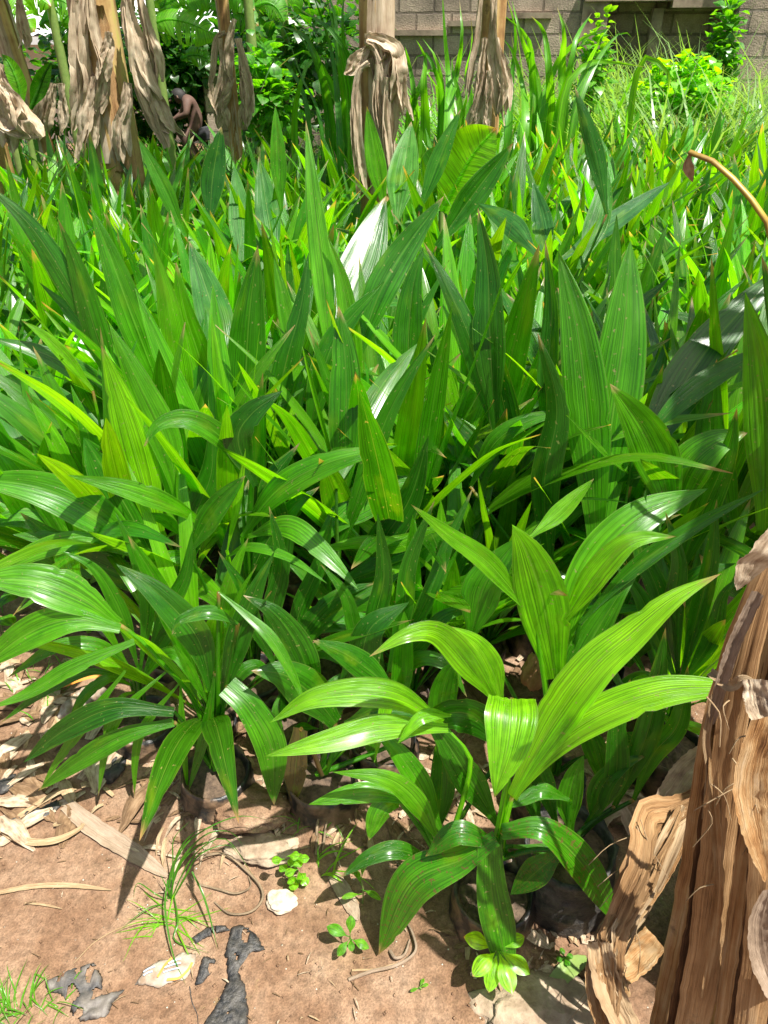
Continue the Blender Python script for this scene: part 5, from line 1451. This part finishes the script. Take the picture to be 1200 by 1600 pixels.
def weed(label, px, py, leaves, stem, seed, tn, name='weed', cat='weed'):
    c = GP(px, py); root = empty(name, c); tag(root, label, cat)
    K = pxm(c)
    tip = c + Vector((0, 0, stem))
    mb = MB(); tube(mb, [c + Vector((0, 0, -.01)), c.lerp(tip, .5) + Vector((.003, 0, 0)), tip], [.0022, .0014], k=5); mb.build('stem', M_PETIOLE, root, origin=c)
    for k, (dx, dy, L, az, el, W, z) in enumerate(leaves):
        a = math.radians(az); e = math.radians(el); dd = Vector((math.cos(a) * math.cos(e), math.sin(a) * math.cos(e), math.sin(e)))
        b = c + Vector((dx, dy, stem * z)); sd = Vector((-math.sin(a), math.cos(a), 0))
        mb = MB(); tube(mb, [b, b + dd * L * .18], [.001, .0008], k=4, n=3)
        ribbon(mb, [b + dd * L * .12, b + dd * L * .55 + Vector((0, 0, L * .05)), b + dd * L - Vector((0, 0, L * .12))], W, side=sd, fold=.2, pleat=0, n=12, m=6, s0=.1, peak=.55, p=2.6, wave=.04, seed=seed + k)
        mb.build('leaf', M_WEED, root, origin=c, color=tone(tn + R.uniform(-.1, .1)))
    return root
weed('glowing yellow-green rosette weed at the tip of the longest drooping palm blade', 770, 1530, [(0, 0, .075, 170, 25, .034, 1), (0, 0, .07, 95, 70, .03, 1), (0, 0, .072, 222, 5, .034, 1), (0, 0, .075, 285, -5, .036, 1), (0, 0, .07, 250, -15, .03, .95), (0, 0, .06, 20, 15, .03, 1), (0, 0, .07, 325, 0, .034, .97)], .085, 1, .95)
weed('small solitary seedling weed casting its shadow on the open soil', 548, 1486, [(0, 0, .055, 165, 25, .026, .9), (0, 0, .045, 85, 55, .02, 1), (0, 0, .04, 230, -10, .018, .85), (0, 0, .042, 340, -5, .02, .8), (0, 0, .03, 280, 10, .014, .9)], .055, 2, .55)
weed('creeping round-leaved weed on the bank above the white stone', 458, 1385, [(R.uniform(-.012, .02), R.uniform(-.012, .012), .03, R.uniform(0, 360), R.uniform(-5, 45), .022, z / 9) for z in range(1, 15)], .065, 3, .72)
weed('spindly weed with narrow leaves below the shaded seedlings', 566, 1412, [(0, 0, .06, 80, 50, .018, 1), (0, 0, .05, 330, 10, .015, .6), (0, 0, .05, 110, -10, .014, .75), (0, 0, .05, 200, 20, .014, .4)], .09, 4, .65)
weed('low oval-leaved weed in shade between bright seedling blades', 505, 1200, [(0, 0, .07, 180, 10, .03, .9), (0, 0, .07, 20, 30, .03, 1), (0, 0, .06, 90, 50, .022, 1), (0, 0, .06, 300, 10, .026, .8)], .13, 5, .55)
weed('little weed sprouting against the base of the dry trunk', 878, 1510, [(0, 0, .02, a, 20, .012, .9) for a in (10, 100, 200, 290)], .02, 6, .55)
weed('tiny broken green sprig lying on the open soil at the bottom', 655, 1553, [(0, 0, .02, a, 8, .007, .9) for a in (20, 60, 200)], .008, 7, .6)
weed('broad-leaved weed at the far edge of the path', 5, 990, [(0, 0, .1, 60, 20, .06, 1), (0, 0, .1, 150, 20, .05, 1), (0, 0, .09, 330, 10, .05, .8)], .1, 8, .45)

def tuft(label, px, py, n, L, seed, tn, W=(.002, .004), lean=(0, 0), spread=.015, el=(.6, 1.4), name='grass_tuft'):
    c = GP(px, py); rr = random.Random(seed); mb = MB()
    for k in range(n):
        az = rr.uniform(0, 6.28); d = Vector((math.cos(az) + lean[0], math.sin(az) + lean[1], 0)).normalized(); e = rr.uniform(*el); l = L * rr.uniform(.5, 1.1)
        pts = [c + Vector((rr.gauss(0, spread), rr.gauss(0, spread), -.004))]
        for s in range(6):
            q = pts[-1] + (d * math.cos(e) + Vector((0, 0, math.sin(e)))) * l / 6
            q.z = max(q.z, gz(q.x, q.y) + .003); pts.append(q); e -= rr.uniform(.15, .55)
        ribbon(mb, pts, rr.uniform(*W), side=Vector((-d.y, d.x, 0)), fold=.3, pleat=0, n=12, m=2, s0=.7, peak=.3, p=1.5)
    o = mb.build(name, M_GRASS, origin=c, color=tone(tn)); tag(o, label, 'grass tuft'); return o
def traced_tuft(label, px, py, blades, tn):
    c = GP(px, py); mb = MB()
    for W, pts in blades:
        ribbon(mb, [PZ(a, b, gz(*PZ(a, b, 0).xy) + z) for a, b, z in pts], W, fold=.3, pleat=0, n=18, m=2, s0=.7, peak=.3, p=1.6, roll=R.uniform(-.5, .5))
    o = mb.build('grass_tuft', M_GRASS, origin=c, color=tone(tn)); tag(o, label, 'grass tuft')
traced_tuft('sparse green grass tuft with long drooping blades in the middle of the soil', 266, 1405, [
    (.004, [(264,1405,0), (268,1360,.05), (300,1310,.09), (370,1276,.1), (432,1284,.09)]), (.0045, [(266,1405,0), (280,1350,.06), (320,1305,.1), (360,1300,.1), (382,1325,.07)]),
    (.004, [(268,1405,0), (275,1340,.06), (305,1300,.1), (350,1292,.11)]), (.005, [(300,1362,.08), (318,1400,.06), (332,1450,.03), (340,1485,.01)]), (.0045, [(262,1375,.05), (258,1420,.04), (270,1490,.02), (292,1542,.005)]),
    (.0035, [(262,1405,0), (270,1350,.06), (272,1310,.09), (300,1280,.11)]), (.004, [(264,1400,0), (285,1345,.06), (325,1315,.08), (345,1330,.06)]), (.004, [(268,1405,0), (262,1390,.03), (250,1365,.05)]),
    (.003, [(266,1408,0), (300,1340,.07), (350,1310,.08), (390,1360,.03), (398,1378,.01)]), (.003, [(262,1408,0), (240,1395,.03), (215,1380,.02), (208,1405,.005)]), (.0035, [(272,1400,.01), (278,1440,.02), (274,1470,.01), (330,1490,.008)]),
    (.004, [(270,1405,0), (292,1365,.05), (312,1335,.07), (355,1320,.06), (375,1340,.03)]), (.003, [(258,1412,0), (230,1420,.02), (190,1450,.01)])], .4)
tuft('withered yellowish grass sprawling round the foot of the drooping green tuft', 262, 1440, 26, .15, 2, .9, lean=(-.2, -.2), el=(.1, .7))
tuft('dense short grass tuft in the bottom corner', 12, 1585, 60, .1, 3, .6, lean=(.3, .3), spread=.03)
tuft('thin grass shoots beside the dusty plastic', 82, 1555, 14, .09, 4, .65, lean=(.4, .2))
tuft('yellow dry-edged grass by the spindly weed', 500, 1365, 8, .16, 5, .95, W=(.004, .007), lean=(.9, .6))
tuft('short path grass by the white crumpled wrapper', 95, 1060, 60, .1, 6, .6, spread=.06)
tuft('scattered grass on the path under the lowest palm leaf', 40, 900, 80, .12, 7, .55, spread=.09)
tuft('grass wisps on the shaded bank below the broad dark leaves', 470, 1310, 12, .1, 8, .6, spread=.03)

# long dry strips and roots, each a thing of its own
def strip_on_ground(label, poly, w, mat, name='dry_leaf_strip', lift=.006, cat='dry strip', group='dry banana strips on the soil', fold=.2, crumple=.05, seed=0, z=None, arch=.0):
    pts = [GP(a, b, lift + (arch * math.sin(math.pi * i / (len(poly) - 1)))) for i, (a, b) in enumerate(poly)]
    mb = MB(); ribbon(mb, pts, w, side=None, face=pts[len(pts) // 2] + Vector((0, -.2, 1)), fold=fold, pleat=.06, npl=4, n=26, m=10, s0=.7, peak=.3, p=4, rag=.1, crumple=crumple, seed=seed, endw=.2)
    c = pts[len(pts) // 2].copy()
    o = mb.build(name, mat, origin=c); tag(o, label, cat, group); return o
strip_on_ground('wide grey flattened sheath strip lying slanted below the leaflets', S(105,1262, 150,1300, 205,1335, 262,1372), .045, M_GREYFIB, seed=1)
strip_on_ground('straw-coloured curved strip sweeping round the path litter', S(-10,1290, 40,1318, 90,1320, 130,1300, 128,1286), .018, M_STRAW, seed=2, arch=.01)
strip_on_ground('split straw strip lying level on the reddish soil', S(-15,1397, 50,1388, 110,1386, 175,1394), .012, M_STRAW, seed=3)
strip_on_ground('thin straw sliver below the split strip', S(40,1413, 70,1416, 98,1422), .005, M_STRAW, seed=4)
strip_on_ground('curled brown dead leaf edge beside the black plastic on the path', S(14,1286, 60,1262, 100,1245, 122,1240), .016, M_STRAW, seed=5, arch=.012)
strip_on_ground('tan dry leaf lying across the edge of the shaded bank', S(150,1250, 200,1200, 240,1170, 270,1150), .03, M_DEAD, seed=6, arch=.015)
strip_on_ground('short broad stub of grey sheath on the slope by the spindly weed', S(520,1372, 540,1400, 560,1440), .035, M_GREYFIB, seed=7)
strip_on_ground('curled dry leaf against the black bag beside the trunk', S(800,1455, 820,1420, 845,1425, 850,1450), .03, M_DEAD, seed=8, arch=.03)
strip_on_ground('brown dry leaf flake lying below the black bag', S(795,1468, 822,1480, 856,1492), .025, M_DEAD, seed=9, arch=.01)
strip_on_ground('grey curled dead leaf standing in the dark gap beside the dry trunk', S(925,1340, 935,1300, 965,1285, 985,1310), .04, M_GREYFIB, seed=10, arch=.05)
strip_on_ground('green fallen leaf piece by the little weed at the trunk', S(855,1555, 880,1530, 915,1500), .035, M_PETIOLE, seed=12, arch=.01)
def cord(label, poly, r, mat, name='root', cat='root', arch=.0, group='bare roots and dry vines on the soil'):
    pts = [GP(a, b, r * .7 + arch * math.sin(math.pi * i / (len(poly) - 1))) for i, (a, b) in enumerate(poly)]
    mb = MB(); tube(mb, pts, [r, r * .8, r * .5], k=6, n=40, ridge=.1); o = mb.build(name, mat, origin=pts[0]); tag(o, label, cat, group); return o
cord('loop of dry vine coiled beside the white stone', S(300,1350, 350,1345, 395,1375, 412,1405, 395,1428, 360,1430, 335,1410), .004, M_TWIG, name='dry_vine', cat='vine', arch=.01)
cord('second thin vine bending round inside the dry loop', S(310,1385, 345,1395, 370,1400, 392,1390, 388,1370), .003, M_TWIG, name='dry_vine', cat='vine', arch=.008)
cord('long pale forked root running under the spotted blade', S(545,1535, 580,1525, 620,1518, 648,1500, 645,1470, 632,1440), .004, M_GREYFIB, arch=.012)
cord('short branch of the pale root lying on the soil', S(550,1520, 585,1518, 620,1510), .0028, M_STRAW)
cord('hooked root curling beneath the spotted blade', S(610,1490, 618,1505, 632,1500, 640,1475), .004, M_GREYFIB, arch=.01)
cord('thin dead stalk rising through the shade by the low seedling', S(505,1340, 515,1300, 522,1270), .0035, M_TWIG, arch=.02)
cord('dry twig lying on the slope beside the creeping weed', S(495,1345, 500,1310, 520,1262), .004, M_TWIG, arch=.02)
cord('thin dark string trailing from the torn plastic', S(296,1540, 300,1565, 308,1585, 310,1605), .0012, M_PLASTIC, name='string', cat='string')
cord('thin brown stalk reaching out across the soil from the withered grass', S(250,1432, 200,1445, 150,1470, 115,1505), .0018, M_STRAW, name='dry_stalk', cat='stalk')

# litter: crumbs of dry leaf nobody could count
rr = random.Random(41); LM = [MB(), MB(), MB()]
def frag(x, y, L, w):
    mb = LM[rr.choice((0, 0, 0, 1, 1, 1, 1, 2))]
    az = rr.uniform(0, 6.28); d = Vector((math.cos(az), math.sin(az), 0)); z = gz(x, y) + .004 + rr.uniform(0, .006)
    pts = [Vector((x, y, z)), Vector((x, y, z + rr.uniform(0, .3) * L * .4)) + d * L * .5, Vector((x, y, z)) + d * L]
    pts[2].z = gz(pts[2].x, pts[2].y) + .004
    ribbon(mb, pts, w, side=Vector((-d.y, d.x, rr.uniform(-.3, .3))), fold=rr.uniform(-.4, .4), pleat=.05, n=6, m=4, s0=.5, rag=.25, crumple=.08, seed=rr.randint(0, 9999), endw=.15)
for k in range(110):
    px, py = rr.uniform(-60, 260), rr.uniform(1060, 1300)
    if px > 120 and py > 1240: continue
    p = G(px, py); frag(p.x, p.y, rr.uniform(.04, .15), rr.uniform(.015, .06))
for k in range(260):
    px, py = rr.uniform(230, 760), rr.uniform(1190, 1345)
    p = G(px, py); frag(p.x, p.y, rr.uniform(.015, .07), rr.uniform(.004, .02))
for k in range(150):
    px, py = rr.uniform(700, 960), rr.uniform(1330, 1540)
    p = G(px, py); frag(p.x, p.y, rr.uniform(.015, .06), rr.uniform(.004, .018))
for k in range(110):
    px, py = rr.uniform(0, 900), rr.uniform(1330, 1600)
    p = G(px, py); frag(p.x, p.y, rr.uniform(.008, .03), rr.uniform(.0015, .004))
for k in range(900):  # extra brownish litter among the palms, added to deepen the shade on the ground
    x, y = rr.uniform(-1.6, .9), rr.uniform(1.05, 3.0); frag(x, y, rr.uniform(.03, .1), rr.uniform(.01, .03))
for mb, mt, lb in zip(LM, (M_DEAD, M_BROWNLEAF, M_STRAW), ('pale tan', 'dark brown', 'straw-yellow')):
    o = mb.build('leaf_litter', mt); tag(o, lb + ' dry leaf litter scattered over the soil', 'leaf litter', kind='stuff')
rr = random.Random(4); mb = MB()
for k in range(700):
    px, py = rr.uniform(-20, 950), rr.uniform(1200, 1600); c = GP(px, py); s = rr.choice([.0015, .002, .002, .003, .005])
    b = len(mb.v); vs_ = [Vector((rr.uniform(.6, 1) * a, rr.uniform(.6, 1) * bq, rr.uniform(.5, .9) * cq)) * s for a, bq, cq in ((1, 0, 0), (-1, 0, 0), (0, 1, 0), (0, -1, 0), (0, 0, 1), (0, 0, -1))]
    mb.v += [c + q + Vector((0, 0, s * .3)) for q in vs_]
    for t in ((0, 2, 4), (2, 1, 4), (1, 3, 4), (3, 0, 4), (2, 0, 5), (1, 2, 5), (3, 1, 5), (0, 3, 5)):
        mb.f.append(tuple(b + q for q in t)); mb.uv.append([(0, 0), (1, 0), (0, 1)])
o = mb.build('gravel', M_SOIL); tag(o, 'small crumbs of earth and grit on the soil', 'grit', kind='stuff')
